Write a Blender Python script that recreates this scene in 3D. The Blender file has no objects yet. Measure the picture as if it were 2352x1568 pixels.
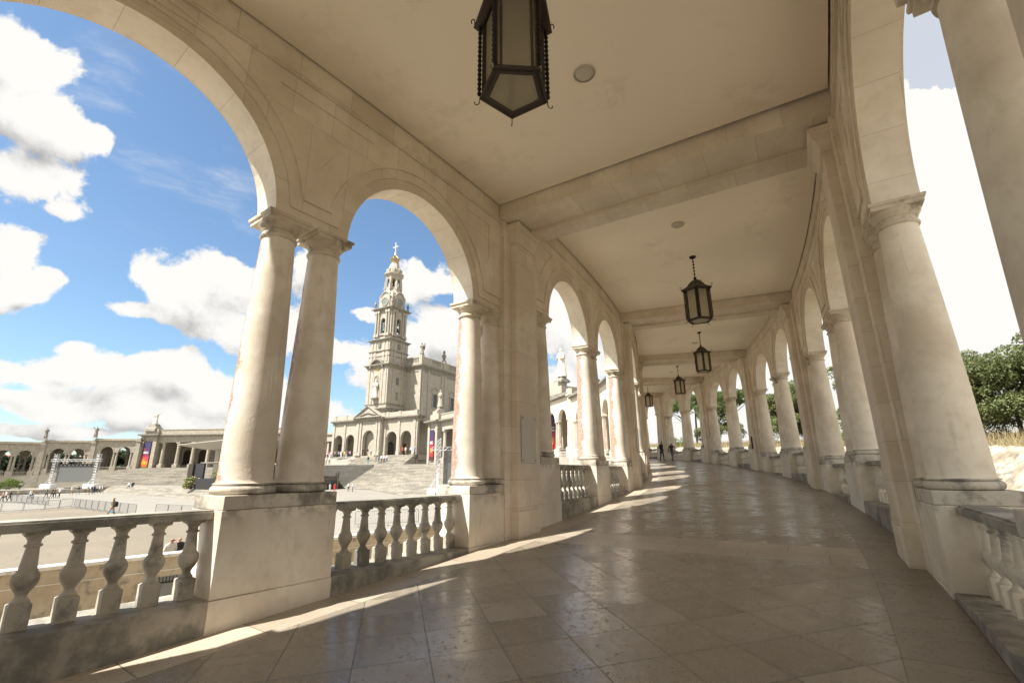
import bpy, bmesh, math, random
import numpy as np
from mathutils import Vector, Matrix, Quaternion
random.seed(7); RNG = np.random.default_rng(7)
R_ = math.radians
SC = bpy.context.scene
COL = SC.collection

# ------------------------------------------------------------------ camera
EYE = Vector((0, 0, 1.184))
YAW, PITCH, ROLL, FPX = R_(-38.2435), R_(15.5947), R_(-0.406), 1077.095
FW = Vector((math.sin(YAW)*math.cos(PITCH), math.cos(YAW)*math.cos(PITCH), math.sin(PITCH)))
_r0 = Vector((math.cos(YAW), -math.sin(YAW), 0)); _u0 = _r0.cross(FW)
RT = math.cos(ROLL)*_r0 + math.sin(ROLL)*_u0
UP = math.cos(ROLL)*_u0 - math.sin(ROLL)*_r0
cam = bpy.data.cameras.new('camera'); co = bpy.data.objects.new('camera', cam); COL.objects.link(co)
mw = Matrix((RT, UP, -FW)).transposed().to_4x4(); mw.translation = EYE
co.matrix_world = mw
cam.sensor_width = 36; cam.lens = 36*FPX/2352; cam.clip_start = 0.05; cam.clip_end = 6000
SC.camera = co

# ------------------------------------------------------------------ sun, exposure
SUN_AZ, SUN_EL = R_(-162), R_(55)
sd = bpy.data.lights.new('sun', 'SUN'); sd.energy = 3.6; sd.angle = R_(0.5); sd.color = (1, .95, .86)
so = bpy.data.objects.new('sun', sd); COL.objects.link(so)
SUNV = Vector((math.sin(SUN_AZ)*math.cos(SUN_EL), math.cos(SUN_AZ)*math.cos(SUN_EL), math.sin(SUN_EL)))
so.rotation_euler = SUNV.to_track_quat('Z', 'Y').to_euler(); so.location = (0, -30, 60)
SC.view_settings.view_transform = 'Standard'; SC.view_settings.look = 'None'
SC.view_settings.gamma = 1; SC.view_settings.exposure = 1.6
SC.render.engine = 'CYCLES'
SC.cycles.max_bounces = 10; SC.cycles.diffuse_bounces = 6; SC.cycles.glossy_bounces = 4

# ------------------------------------------------------------------ pixel -> direction helpers used only to survey the place
def ray(u, v):
    return (RT*((u-1176)/FPX) - UP*((v-784)/FPX) + FW).normalized()
def azel(u, v):
    d = ray(u, v); return math.atan2(d.x, d.y), math.asin(d.z)
def plz(x, y): return -2.9 + .014*y
def gnd(u, v):
    d = ray(u, v); t = (-2.9-EYE.z)/(d.z-.014*d.y); return EYE + d*t
def at(u, v, depth):
    d = ray(u, v); h = d.x*math.sin(YAW)+d.y*math.cos(YAW); return EYE + d*(depth/h)

# ------------------------------------------------------------------ node helpers
class NT:
    def __init__(s, tree): s.t = tree; tree.nodes.clear()
    def n(s, typ, **kw):
        nd = s.t.nodes.new(typ)
        for k, v in kw.items():
            if k == 'i':
                for kk, vv in v.items():
                    if isinstance(vv, bpy.types.NodeSocket): s.t.links.new(vv, nd.inputs[kk])
                    else: nd.inputs[kk].default_value = vv
            else: setattr(nd, k, v)
        return nd
    def m(s, op, a, b=0.0, c=None, clamp=False):
        i = {0: a, 1: b}
        if c is not None: i[2] = c
        return s.n('ShaderNodeMath', operation=op, use_clamp=clamp, i=i).outputs[0]
    def vm(s, op, a, b=(0, 0, 0)):
        nd = s.n('ShaderNodeVectorMath', operation=op, i={0: a, 1: b}); return nd.outputs['Value'] if op in ('LENGTH', 'DOT_PRODUCT') else nd.outputs[0]
    def noise(s, vec, scale, detail=4, rough=.55, out='Fac', dist=0.):
        return s.n('ShaderNodeTexNoise', i={'Vector': vec, 'Scale': scale, 'Detail': detail, 'Roughness': rough, 'Distortion': dist}).outputs[out]
    def ramp(s, f, stops, interp='LINEAR'):
        nd = s.n('ShaderNodeValToRGB', i={0: f}); cr = nd.color_ramp; cr.interpolation = interp
        while len(cr.elements) < len(stops): cr.elements.new(.5)
        for e, (p, c) in zip(cr.elements, stops):
            e.position = p; e.color = (c[0], c[1], c[2], 1) if not isinstance(c, float) else (c, c, c, 1)
        return nd.outputs[0]
    def mix(s, f, a, b, blend='MIX'):
        nd = s.n('ShaderNodeMix', data_type='RGBA', blend_type=blend, i={0: f})
        for k, v in ((6, a), (7, b)):
            if isinstance(v, bpy.types.NodeSocket): s.t.links.new(v, nd.inputs[k])
            else: nd.inputs[k].default_value = (v[0], v[1], v[2], 1)
        return nd.outputs[2]
    def ss(s, x, lo, hi):
        return s.n('ShaderNodeMapRange', interpolation_type='SMOOTHSTEP', i={0: x, 1: lo, 2: hi, 3: 0., 4: 1.}).outputs[0]

# ------------------------------------------------------------------ world: physical sky + cumulus
W = bpy.data.worlds.new('World'); SC.world = W; W.use_nodes = True
w = NT(W.node_tree)
sky = w.n('ShaderNodeTexSky', sky_type='NISHITA', sun_disc=False, sun_elevation=SUN_EL, sun_rotation=SUN_AZ % (2*math.pi), air_density=1.0, dust_density=.6, ozone_density=2.2)
tc = w.n('ShaderNodeTexCoord').outputs['Generated']
sep = w.n('ShaderNodeSeparateXYZ', i={0: tc})
azn = w.m('ARCTAN2', sep.outputs[0], sep.outputs[1]); eln = w.m('ARCSINE', sep.outputs[2])
ae = w.n('ShaderNodeCombineXYZ', i={0: azn, 1: eln, 2: 0.}).outputs[0]
# clouds surveyed as (u, v, half width, half height)
CL = [(40,120,150,90),(60,250,170,90),(150,300,130,70),(240,330,70,36),(70,420,150,80),(130,480,70,40),(300,50,120,40),(370,110,50,26),(0,590,110,100),(40,660,100,60),(110,640,60,34),
      (490,690,170,76),(560,640,130,60),(330,715,130,26),(600,760,110,70),(185,806,60,22),(60,850,190,44),(250,850,170,44),(420,850,150,50),(150,920,260,40),(350,920,200,36),(560,900,130,60),
      (620,960,110,40),(60,985,120,20),(200,985,100,14),(440,965,170,34),(720,960,110,46),(795,820,44,34),(840,720,36,20),(700,600,60,100),(960,660,60,46),(1000,640,70,50),(1010,760,110,90),
      (930,850,110,70),(1290,760,120,120),(1290,930,160,120),(1400,700,100,100)]
fb = w.noise(ae, 5.5, 9, .58, dist=.15); fb2 = w.noise(ae, 17., 8, .6)
wx = w.m('MULTIPLY', w.m('SUBTRACT', w.noise(ae, 3.4, 4, .5), .5), .16)
wy = w.m('MULTIPLY', w.m('SUBTRACT', w.noise(w.vm('ADD', ae, (7., 3., 1.)), 3.4, 4, .5), .5), .10)
aw = w.vm('ADD', ae, w.n('ShaderNodeCombineXYZ', i={0: wx, 1: wy, 2: 0.}).outputs[0])
BL_ = []
for (u, v, a, b) in CL:
    az, el = azel(u, v); a1, e1 = azel(u+a, v); a2, e2 = azel(u-a, v); a3, e3 = azel(u, v-b); a4, e4 = azel(u, v+b)
    BL_.append((az, el, max(math.hypot(a1-a2, e1-e2)/2, .01), max(abs(e3-e4)/2, .01)))
def field(vec):
    """cloud thickness along one direction: surveyed cumulus masses broken up by fractal noise"""
    dens = None
    for az, el, ra, re in BL_:
        q = w.m('SUBTRACT', 1., w.vm('LENGTH', w.vm('MULTIPLY', w.vm('SUBTRACT', vec, (az, el, 0)), (1/ra, 1/re, 0))))
        dens = q if dens is None else w.m('SMOOTH_MAX', dens, q, .35)
    n1 = w.noise(vec, 6.5, 10, .60); n2 = w.noise(vec, 24., 8, .62)
    return w.m('ADD', dens, w.m('ADD', w.m('MULTIPLY', w.m('SUBTRACT', n1, .5), 2.9), w.m('MULTIPLY', w.m('SUBTRACT', n2, .5), 1.1)))
tot0 = field(aw); totu = field(w.vm('ADD', aw, (.012, .045, 0.)))
wisp = w.m('MULTIPLY', w.m('SUBTRACT', w.noise(w.vm('MULTIPLY', aw, (3., 9., 1.)), 1.4, 9, .65), .50), 2.4)
wreg = w.m('MULTIPLY', w.ss(azn, R_(-92), R_(-84)), w.m('MULTIPLY', w.m('SUBTRACT', 1., w.ss(azn, R_(-66), R_(-56))), w.ss(eln, R_(18), R_(30))))
bank = w.m('MULTIPLY', w.ss(azn, R_(-31), R_(-24)), w.m('SUBTRACT', 1., w.ss(w.m('ADD', eln, w.m('MULTIPLY', fb, .5)), R_(44.5), R_(49.5))))
bk = w.m('SUBTRACT', w.m('MULTIPLY', bank, 2.2), 1.1)
back = w.m('MULTIPLY', w.ss(w.m('ABSOLUTE', w.m('ADD', azn, R_(35))), R_(62), R_(80)), w.m('MULTIPLY', w.m('SUBTRACT', w.noise(tc, 2.6, 8, .55), .47), 4.5))
back = w.m('ADD', back, w.m('MULTIPLY', w.m('LESS_THAN', back, .0001), -1.))
tot = w.m('MAXIMUM', tot0, w.m('MAXIMUM', bk, back))
mask = w.m('MAXIMUM', w.ss(tot, -.04, .26), w.m('MAXIMUM', w.m('MULTIPLY', w.m('MULTIPLY', w.ss(wisp, 0., 1.), wreg), .75), w.m('MULTIPLY', w.ss(azn, R_(-31), R_(-24)), .58)))
relief = w.m('SUBTRACT', totu, tot0)       # >0 below thick cloud (shaded base), <0 near its sunlit top
shade = w.ss(w.m('ADD', w.m('MULTIPLY', relief, .60), w.m('MULTIPLY', tot0, .27)), .02, .85)
shade = w.m('MULTIPLY', shade, w.m('SUBTRACT', 1., w.m('MULTIPLY', w.ss(azn, R_(-31), R_(-24)), .85)))
ccol = w.mix(shade, (1.0, .985, .95), (.40, .40, .405))
CLOUD = w.vm('MULTIPLY', ccol, (2.65, 2.65, 2.65))
skyc = w.mix(mask, w.vm('MULTIPLY', sky.outputs[0], (.47, .515, .51)), CLOUD)
skyc = w.mix(w.m('LESS_THAN', sep.outputs[2], -.02), skyc, (.35, .33, .3))
bg = w.n('ShaderNodeBackground', i={'Color': skyc, 'Strength': .125})
w.t.links.new(bg.outputs[0], w.n('ShaderNodeOutputWorld').inputs[0])

# ------------------------------------------------------------------ materials
def newmat(name):
    m = bpy.data.materials.new(name); m.use_nodes = True; return m, NT(m.node_tree)
def finish(t, col, rough=.8, bump=None, bdist=.01, bstr=.6, metal=0., spec=.5, **kw):
    b = t.n('ShaderNodeBsdfPrincipled')
    def put(k, v):
        if isinstance(v, bpy.types.NodeSocket): t.t.links.new(v, b.inputs[k])
        else: b.inputs[k].default_value = (v[0], v[1], v[2], 1) if isinstance(v, tuple) and len(v) == 3 else v
    put('Base Color', col); put('Roughness', rough); put('Metallic', metal); put('Specular IOR Level', spec)
    for k, v in kw.items(): put(k.replace('_', ' '), v)
    if bump is not None:
        bn = t.n('ShaderNodeBump', i={'Height': bump, 'Distance': bdist, 'Strength': bstr}); t.t.links.new(bn.outputs[0], b.inputs['Normal'])
    t.t.links.new(b.outputs[0], t.n('ShaderNodeOutputMaterial').inputs[0]); return b

def stone(name, base, var=.10, joint=None, stain=0., grime=None, bumps=.4, rough=.75, red=None, fine=60, streak=0., band=0.):
    """limestone; joint=(w,h) block size in metres from the UV map; stain = dark lichen amount"""
    m, t = newmat(name)
    oc = t.n('ShaderNodeTexCoord').outputs['Object']; uv = t.n('ShaderNodeUVMap').outputs[0]
    geo = t.n('ShaderNodeNewGeometry').outputs['Position']
    n1 = t.noise(geo, 1.1, 5); n2 = t.noise(geo, 7., 6, .6); n3 = t.noise(geo, fine, 3)
    c = t.mix(t.ss(n1, .35, .65), tuple(x*(1+var) for x in base), (base[0]*(1-var)*1.02, base[1]*(1-var*1.15), base[2]*(1-var*1.5)))
    c = t.mix(t.m('MULTIPLY', t.ss(n2, .45, .75), .35), c, (base[0]*.72, base[1]*.68, base[2]*.62))
    h = t.m('ADD', t.m('MULTIPLY', n3, .25), t.m('MULTIPLY', n2, .4))
    if joint:
        br = t.n('ShaderNodeTexBrick', offset=.5, i={'Vector': uv, 'Scale': 1., 'Color1': (0, 0, 0, 1), 'Color2': (1, 1, 1, 1), 'Mortar Size': .0045, 'Mortar Smooth': .3, 'Brick Width': joint[0], 'Row Height': joint[1], 'Bias': 0.})
        c = t.mix(t.m('MULTIPLY', br.outputs['Color'], .5), c, (base[0]*.84, base[1]*.80, base[2]*.74))
        c = t.mix(t.m('MULTIPLY', br.outputs['Fac'], .55), c, (base[0]*.42, base[1]*.38, base[2]*.33))
        h = t.m('SUBTRACT', h, t.m('MULTIPLY', br.outputs['Fac'], .8))
    if band:  # level dark bands; on the stairs they paint in the steps' shade lines
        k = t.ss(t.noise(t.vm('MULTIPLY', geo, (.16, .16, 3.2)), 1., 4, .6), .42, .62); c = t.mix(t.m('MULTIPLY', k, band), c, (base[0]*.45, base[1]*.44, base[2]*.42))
    if streak:
        k = t.ss(t.noise(t.vm('MULTIPLY', geo, (14., 14., .7)), 1., 5, .6), .56, .74); k = t.m('MULTIPLY', k, t.ss(t.noise(geo, .9, 4), .45, .6)); c = t.mix(t.m('MULTIPLY', k, streak), c, (base[0]*.5, base[1]*.46, base[2]*.40))
    if stain:
        s1 = t.ss(t.m('ADD', t.noise(geo, 2.4, 7, .68), t.m('MULTIPLY', t.m('SUBTRACT', t.noise(t.vm('MULTIPLY', geo, (6., 6., 2.)), 1., 3), .5), .22)), .60-stain*.28, .74-stain*.18)
        c = t.mix(t.m('MULTIPLY', s1, .8), c, (.13, .125, .105))
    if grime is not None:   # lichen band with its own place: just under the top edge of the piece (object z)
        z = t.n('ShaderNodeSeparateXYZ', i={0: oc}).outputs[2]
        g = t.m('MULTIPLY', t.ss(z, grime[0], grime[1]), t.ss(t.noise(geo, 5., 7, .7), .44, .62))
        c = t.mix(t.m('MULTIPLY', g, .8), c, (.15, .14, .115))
    if red is not None:     # peeled render showing red undercoat on the weather side of the shaft
        sp = t.n('ShaderNodeSeparateXYZ', i={0: oc})
        ang = t.m('ARCTAN2', sp.outputs[1], sp.outputs[0])
        wv = t.m('MULTIPLY', t.m('SUBTRACT', t.noise(t.vm('MULTIPLY', geo, (1., 1., .6)), 3.2, 9, .72), .5), 2.3)
        dd = t.m('ABSOLUTE', t.m('ADD', t.m('ARCCOSINE', t.m('COSINE', t.m('ADD', ang, 2.3))), wv))
        k = t.m('MULTIPLY', t.m('SUBTRACT', 1., t.ss(dd, red-.16, red+.16)), t.m('ADD', .40, t.m('MULTIPLY', t.ss(t.noise(geo, 26., 6, .7), .40, .52), .55)))
        c = t.mix(k, c, (.33, .185, .135))
        h = t.m('SUBTRACT', h, t.m('MULTIPLY', k, .7))
    finish(t, c, t.m('ADD', rough-.08, t.m('MULTIPLY', n2, .16)), h, .012, bumps)
    return m

CREAM = (.725, .645, .53)
M = {}
M['ashlar'] = stone('ashlar_limestone', CREAM, joint=(1.05, .52), streak=.3)
M['wallstone'] = stone('spandrel_limestone', CREAM, joint=(1.35, .62), bumps=.3)
M['vouss'] = stone('voussoir_limestone', (.745, .665, .55), joint=(.62, 3.), bumps=.3)
M['soffit'] = stone('arch_soffit_limestone', (.75, .68, .57), joint=(.62, 3.), bumps=.3)
M['beam'] = stone('beam_limestone', (.71, .63, .515), joint=(.85, 3.), bumps=.3)
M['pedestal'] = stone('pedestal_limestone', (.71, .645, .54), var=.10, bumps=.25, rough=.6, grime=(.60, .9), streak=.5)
M['slab'] = stone('weathered_slab_stone', (.56, .51, .43), stain=.56, bumps=.7)
M['curb'] = stone('weathered_curb_stone', (.37, .34, .285), stain=.72, bumps=.7)
M['rail'] = stone('lichened_rail_stone', (.35, .33, .28), stain=.66, bumps=1.)
M['baluster'] = stone('baluster_stone', (.46, .42, .345), stain=.46, bumps=.6)
M['baluster_lifted'] = stone('pale_baluster_stone', (.66, .595, .49), stain=.16, bumps=.5)  # outer-row copy, colour lightened to make up for standing in shade
M['shaft'] = stone('column_render', (.69, .63, .535), var=.14, bumps=1.0, red=.62, fine=60, streak=.35)
M['shaft_clean'] = stone('column_render_clean', (.71, .64, .525), var=.14, bumps=.6, streak=.45)
M['capital'] = stone('capital_stone', (.58, .51, .40), stain=.34, bumps=.6)
M['ext'] = stone('sunlit_facade_stone', (.37, .342, .288), var=.07, bumps=.2, stain=.05)
M['farstone'] = stone('weathered_far_arcade_stone', (.36, .325, .265), var=.1, stain=.25, bumps=.2)
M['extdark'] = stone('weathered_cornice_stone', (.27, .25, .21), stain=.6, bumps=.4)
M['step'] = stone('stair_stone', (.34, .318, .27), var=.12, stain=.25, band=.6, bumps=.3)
M['riser'] = stone('shade_darkened_riser_stone', (.30, .28, .24), var=.15, stain=.3, band=.6, bumps=.3)  # coloured darker than the treads to draw in riser shadow lines
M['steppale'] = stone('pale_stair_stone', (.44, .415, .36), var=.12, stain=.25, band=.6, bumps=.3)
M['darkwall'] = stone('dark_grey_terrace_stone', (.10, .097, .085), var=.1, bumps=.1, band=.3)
M['ochre'] = stone('stained_ochre_render', (.44, .365, .255), var=.12, stain=.36, bumps=.4)
M['coping'] = stone('white_coping_stone', (.66, .62, .54), stain=.1)
M['statue'] = stone('statue_marble', (.66, .62, .54), stain=.25, bumps=.3)
M['rock'] = stone('pale_limestone_rubble', (.33, .30, .245), var=.3, stain=.45, bumps=3., fine=14)

def plain(name, col, rough=.6, metal=0., nscale=8, var=.12, bump=None, spec=.5):
    m, t = newmat(name); g = t.n('ShaderNodeTexCoord').outputs['Object']; n = t.noise(g, nscale, 4)
    c = t.mix(n, tuple(min(1, x*(1+var)) for x in col), tuple(x*(1-var) for x in col))
    finish(t, c, rough, n if bump else None, .004, bump or 0., metal, spec); return m
m, t = newmat('cream_ceiling_paint')
g = t.n('ShaderNodeNewGeometry').outputs['Position']
sx = t.ss(t.noise(g, 1.6, 6, .6), .62, .75)
c = t.mix(t.m('MULTIPLY', sx, .35), (.87, .775, .63), (.80, .66, .47))
c = t.mix(t.m('MULTIPLY', t.noise(g, .5, 3), .25), c, (.82, .72, .57))
c = t.mix(t.m('MULTIPLY', t.m('MULTIPLY', t.ss(t.noise(g, .8, 5, .6), .52, .66), t.ss(t.noise(g, 4.5, 7, .7), .40, .62)), .28), c, (.56, .46, .33))
finish(t, c, .55, t.noise(g, 3., 3), .02, .05); M['ceil'] = m
M['void'] = plain('dark_void', (.02, .02, .02), .9)
M['iron'] = plain('wrought_iron', (.020, .017, .015), .5, .6, 30, .3, .3)
M['ironbrown'] = plain('brown_patinated_iron', (.06, .045, .033), .55, .5, 12, .3, .2)
M['white'] = plain('white_sheet', (.8, .8, .79), .7, 0, 2, .05)
M['galv'] = plain('galvanised_steel', (.26, .26, .26), .5, .5)
M['alu'] = plain('aluminium_truss', (.62, .62, .62), .35, .7)
M['screen'] = plain('dark_led_screen', (.13, .135, .13), .5, 0, 1, .04)
M['black'] = plain('black_cloth', (.02, .02, .022), .8)
M['gold'] = plain('gilded_bronze', (.42, .26, .06), .45, .8, 20, .25, .4)
M['bronze'] = plain('green_bronze', (.05, .10, .085), .5, .6)
M['clockface'] = plain('clock_face_grey_green', (.16, .20, .19), .5)
M['glass_dark'] = plain('dark_window_glass', (.035, .05, .06), .12)
M['door'] = plain('dark_red_door', (.22, .05, .02), .5)
M['louvre'] = plain('grey_louvre', (.18, .18, .17), .5)
M['louvre_l'] = plain('pale_louvre', (.62, .60, .55), .5)
M['concrete'] = plain('white_canopy_concrete', (.38, .355, .30), .6, 0, 2, .06)
M['plaqueM'] = plain('grey_glass_plaque', (.54, .52, .46), .25, 0, 1, .04)
M['lens'] = plain('frosted_lens', (.50, .46, .38), .35)
M['trunk'] = plain('oak_bark', (.06, .045, .03), .9, 0, 12, .4, .8)
M['redroof'] = plain('red_tile_roof', (.42, .14, .08), .8)
M['house'] = plain('white_house_render', (.70, .68, .63), .8)

# hammered lantern glass
m, t = newmat('hammered_glass'); g = t.n('ShaderNodeTexCoord').outputs['Object']
v = t.n('ShaderNodeTexVoronoi', feature='SMOOTH_F1', i={'Vector': t.vm('ADD', g, t.noise(g, 30., 2, out='Color')), 'Scale': 45.}).outputs[0]
gl = t.n('ShaderNodeBsdfPrincipled', i={'Base Color': (.86, .82, .70, 1), 'Roughness': .14})
bn = t.n('ShaderNodeBump', i={'Height': t.m('ADD', v, t.noise(g, 80., 2)), 'Distance': .012, 'Strength': .9}); t.t.links.new(bn.outputs[0], gl.inputs['Normal'])
tr_ = t.n('ShaderNodeBsdfTranslucent', i={'Color': (.92, .88, .76, 1), 'Normal': bn.outputs[0]}); rf = t.n('ShaderNodeBsdfTransparent', i={'Color': (.95, .92, .84, 1)})
m1 = t.n('ShaderNodeMixShader', i={0: .60, 1: gl.outputs[0], 2: tr_.outputs[0]}); m2_ = t.n('ShaderNodeMixShader', i={0: .40, 1: m1.outputs[0], 2: rf.outputs[0]})
t.t.links.new(m2_.outputs[0], t.n('ShaderNodeOutputMaterial').inputs[0]); M['glass'] = m

# polished floor slabs
def floormat(name, bw, bh, off, polish, k=1.):
    m, t = newmat(name); uv = t.n('ShaderNodeUVMap').outputs[0]; g = t.n('ShaderNodeNewGeometry').outputs['Position']
    br = t.n('ShaderNodeTexBrick', offset=off, i={'Vector': uv, 'Scale': 1., 'Color1': (0, 0, 0, 1), 'Color2': (1, 1, 1, 1), 'Mortar Size': .0065, 'Mortar Smooth': .2, 'Brick Width': bw, 'Row Height': bh, 'Bias': 0.})
    tile = br.outputs['Color']; mort = br.outputs['Fac']
    n1 = t.noise(g, 2.2, 6, .6); n2 = t.noise(g, 34., 6, .65); n3 = t.noise(g, 9., 6, .7)
    c = t.mix(tile, (.325*k, .275*k, .21*k), (.19*k, .16*k, .125*k))
    c = t.mix(t.ss(n1, .35, .7), c, (.245*k, .212*k, .165*k))
    c = t.mix(t.m('MULTIPLY', t.ss(t.noise(g, 5., 7, .7), .60, .72), .55), c, (.17, .15, .12))
    pits = t.m('MULTIPLY', t.ss(n2, .55, .64), t.ss(n3, .44, .60))
    c = t.mix(t.m('MULTIPLY', pits, .75), c, (.10, .088, .07))
    c = t.mix(t.m('MULTIPLY', mort, .80), c, (.065, .056, .045))
    pol = t.m('MULTIPLY', t.ss(t.m('ADD', t.m('MULTIPLY', tile, .45), t.noise(g, 1.5, 4)), .35, .85), polish)
    r = t.m('SUBTRACT', .475, t.m('MULTIPLY', pol, .24)); r = t.m('ADD', r, t.m('MULTIPLY', pits, .40)); r = t.m('ADD', r, t.m('MULTIPLY', t.m('SUBTRACT', n3, .5), .35)); r = t.m('ADD', r, t.m('MULTIPLY', t.m('SUBTRACT', t.noise(g, 55., 4, .7), .5), .35), clamp=True)
    h = t.m('SUBTRACT', t.m('ADD', t.m('ADD', t.m('MULTIPLY', n3, .40), t.m('MULTIPLY', n2, .22)), t.m('MULTIPLY', t.noise(g, 1.3, 2), .8)), t.m('ADD', t.m('MULTIPLY', pits, .5), t.m('MULTIPLY', mort, 1.)))
    finish(t, c, r, h, .004, .45, spec=.7); return m
M['floor'] = floormat('polished_floor_slabs', .62, .62, 0., 1.)
M['floorb'] = floormat('floor_border_slabs', 1.05, .58, .5, .5, 1.55)  # paler border stone, lightened further in colour to brighten the sunlit strip

M['floorc'] = floormat('outer_border_slabs', 1.05, .62, .5, .5, .92)
def pave(name, c1, c2, sc=.35):
    m, t = newmat(name); g = t.n('ShaderNodeNewGeometry').outputs['Position']
    n = t.noise(g, sc, 6, .6); n2 = t.noise(t.vm('MULTIPLY', g, (.4, 2.2, 1.)), 1.2, 5, .6)
    c = t.mix(t.ss(n, .35, .7), c1, c2); c = t.mix(t.m('MULTIPLY', t.ss(n2, .55, .7), .35), c, tuple(x*.72 for x in c2))
    finish(t, c, .85, t.noise(g, 20., 3), .01, .3); return m
M['plaza'] = pave('pale_plaza_concrete', (.262, .24, .204), (.225, .207, .174))
M['road'] = pave('tan_roadway', (.205, .172, .125), (.175, .148, .108), .15)
M['lane'] = pave('lower_lane_paving', (.35, .31, .25), (.28, .25, .2))
M['earth'] = pave('dry_earth', (.24, .20, .135), (.19, .16, .10), .6)

def leafmat(name, c1, c2, c3):
    m, t = newmat(name); g = t.n('ShaderNodeNewGeometry').outputs
    n = t.noise(g['Position'], 1.1, 3); rnd = t.n('ShaderNodeTexWhiteNoise', i={0: t.vm('SNAP', g['Position'], (.12, .12, .12))}).outputs[0]
    c = t.mix(t.ss(n, .38, .62), c1, c2); c = t.mix(t.m('MULTIPLY', rnd, .5), c, c3)
    d = t.n('ShaderNodeBsdfPrincipled', i={'Base Color': c, 'Roughness': .55}); tr = t.n('ShaderNodeBsdfTranslucent', i={'Color': c})
    mx = t.n('ShaderNodeMixShader', i={0: .3, 1: d.outputs[0], 2: tr.outputs[0]})
    t.t.links.new(mx.outputs[0], t.n('ShaderNodeOutputMaterial').inputs[0]); return m
M['leaf'] = leafmat('holm_oak_leaves', (.15, .18, .06), (.085, .115, .04), (.23, .25, .10))
M['leafd'] = leafmat('dark_evergreen_leaves', (.05, .075, .03), (.035, .055, .022), (.08, .11, .04))
M['leafp'] = leafmat('pine_needles', (.09, .14, .03), (.06, .10, .025), (.14, .19, .05))
M['leafb'] = leafmat('fresh_shrub_leaves', (.14, .20, .04), (.09, .13, .03), (.22, .27, .06))
M['dry'] = leafmat('dry_grass', (.34, .27, .14), (.27, .21, .11), (.42, .36, .20))
M['flower'] = plain('pink_white_flowers', (.65, .45, .35), .7, 0, 30, .4)

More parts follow.
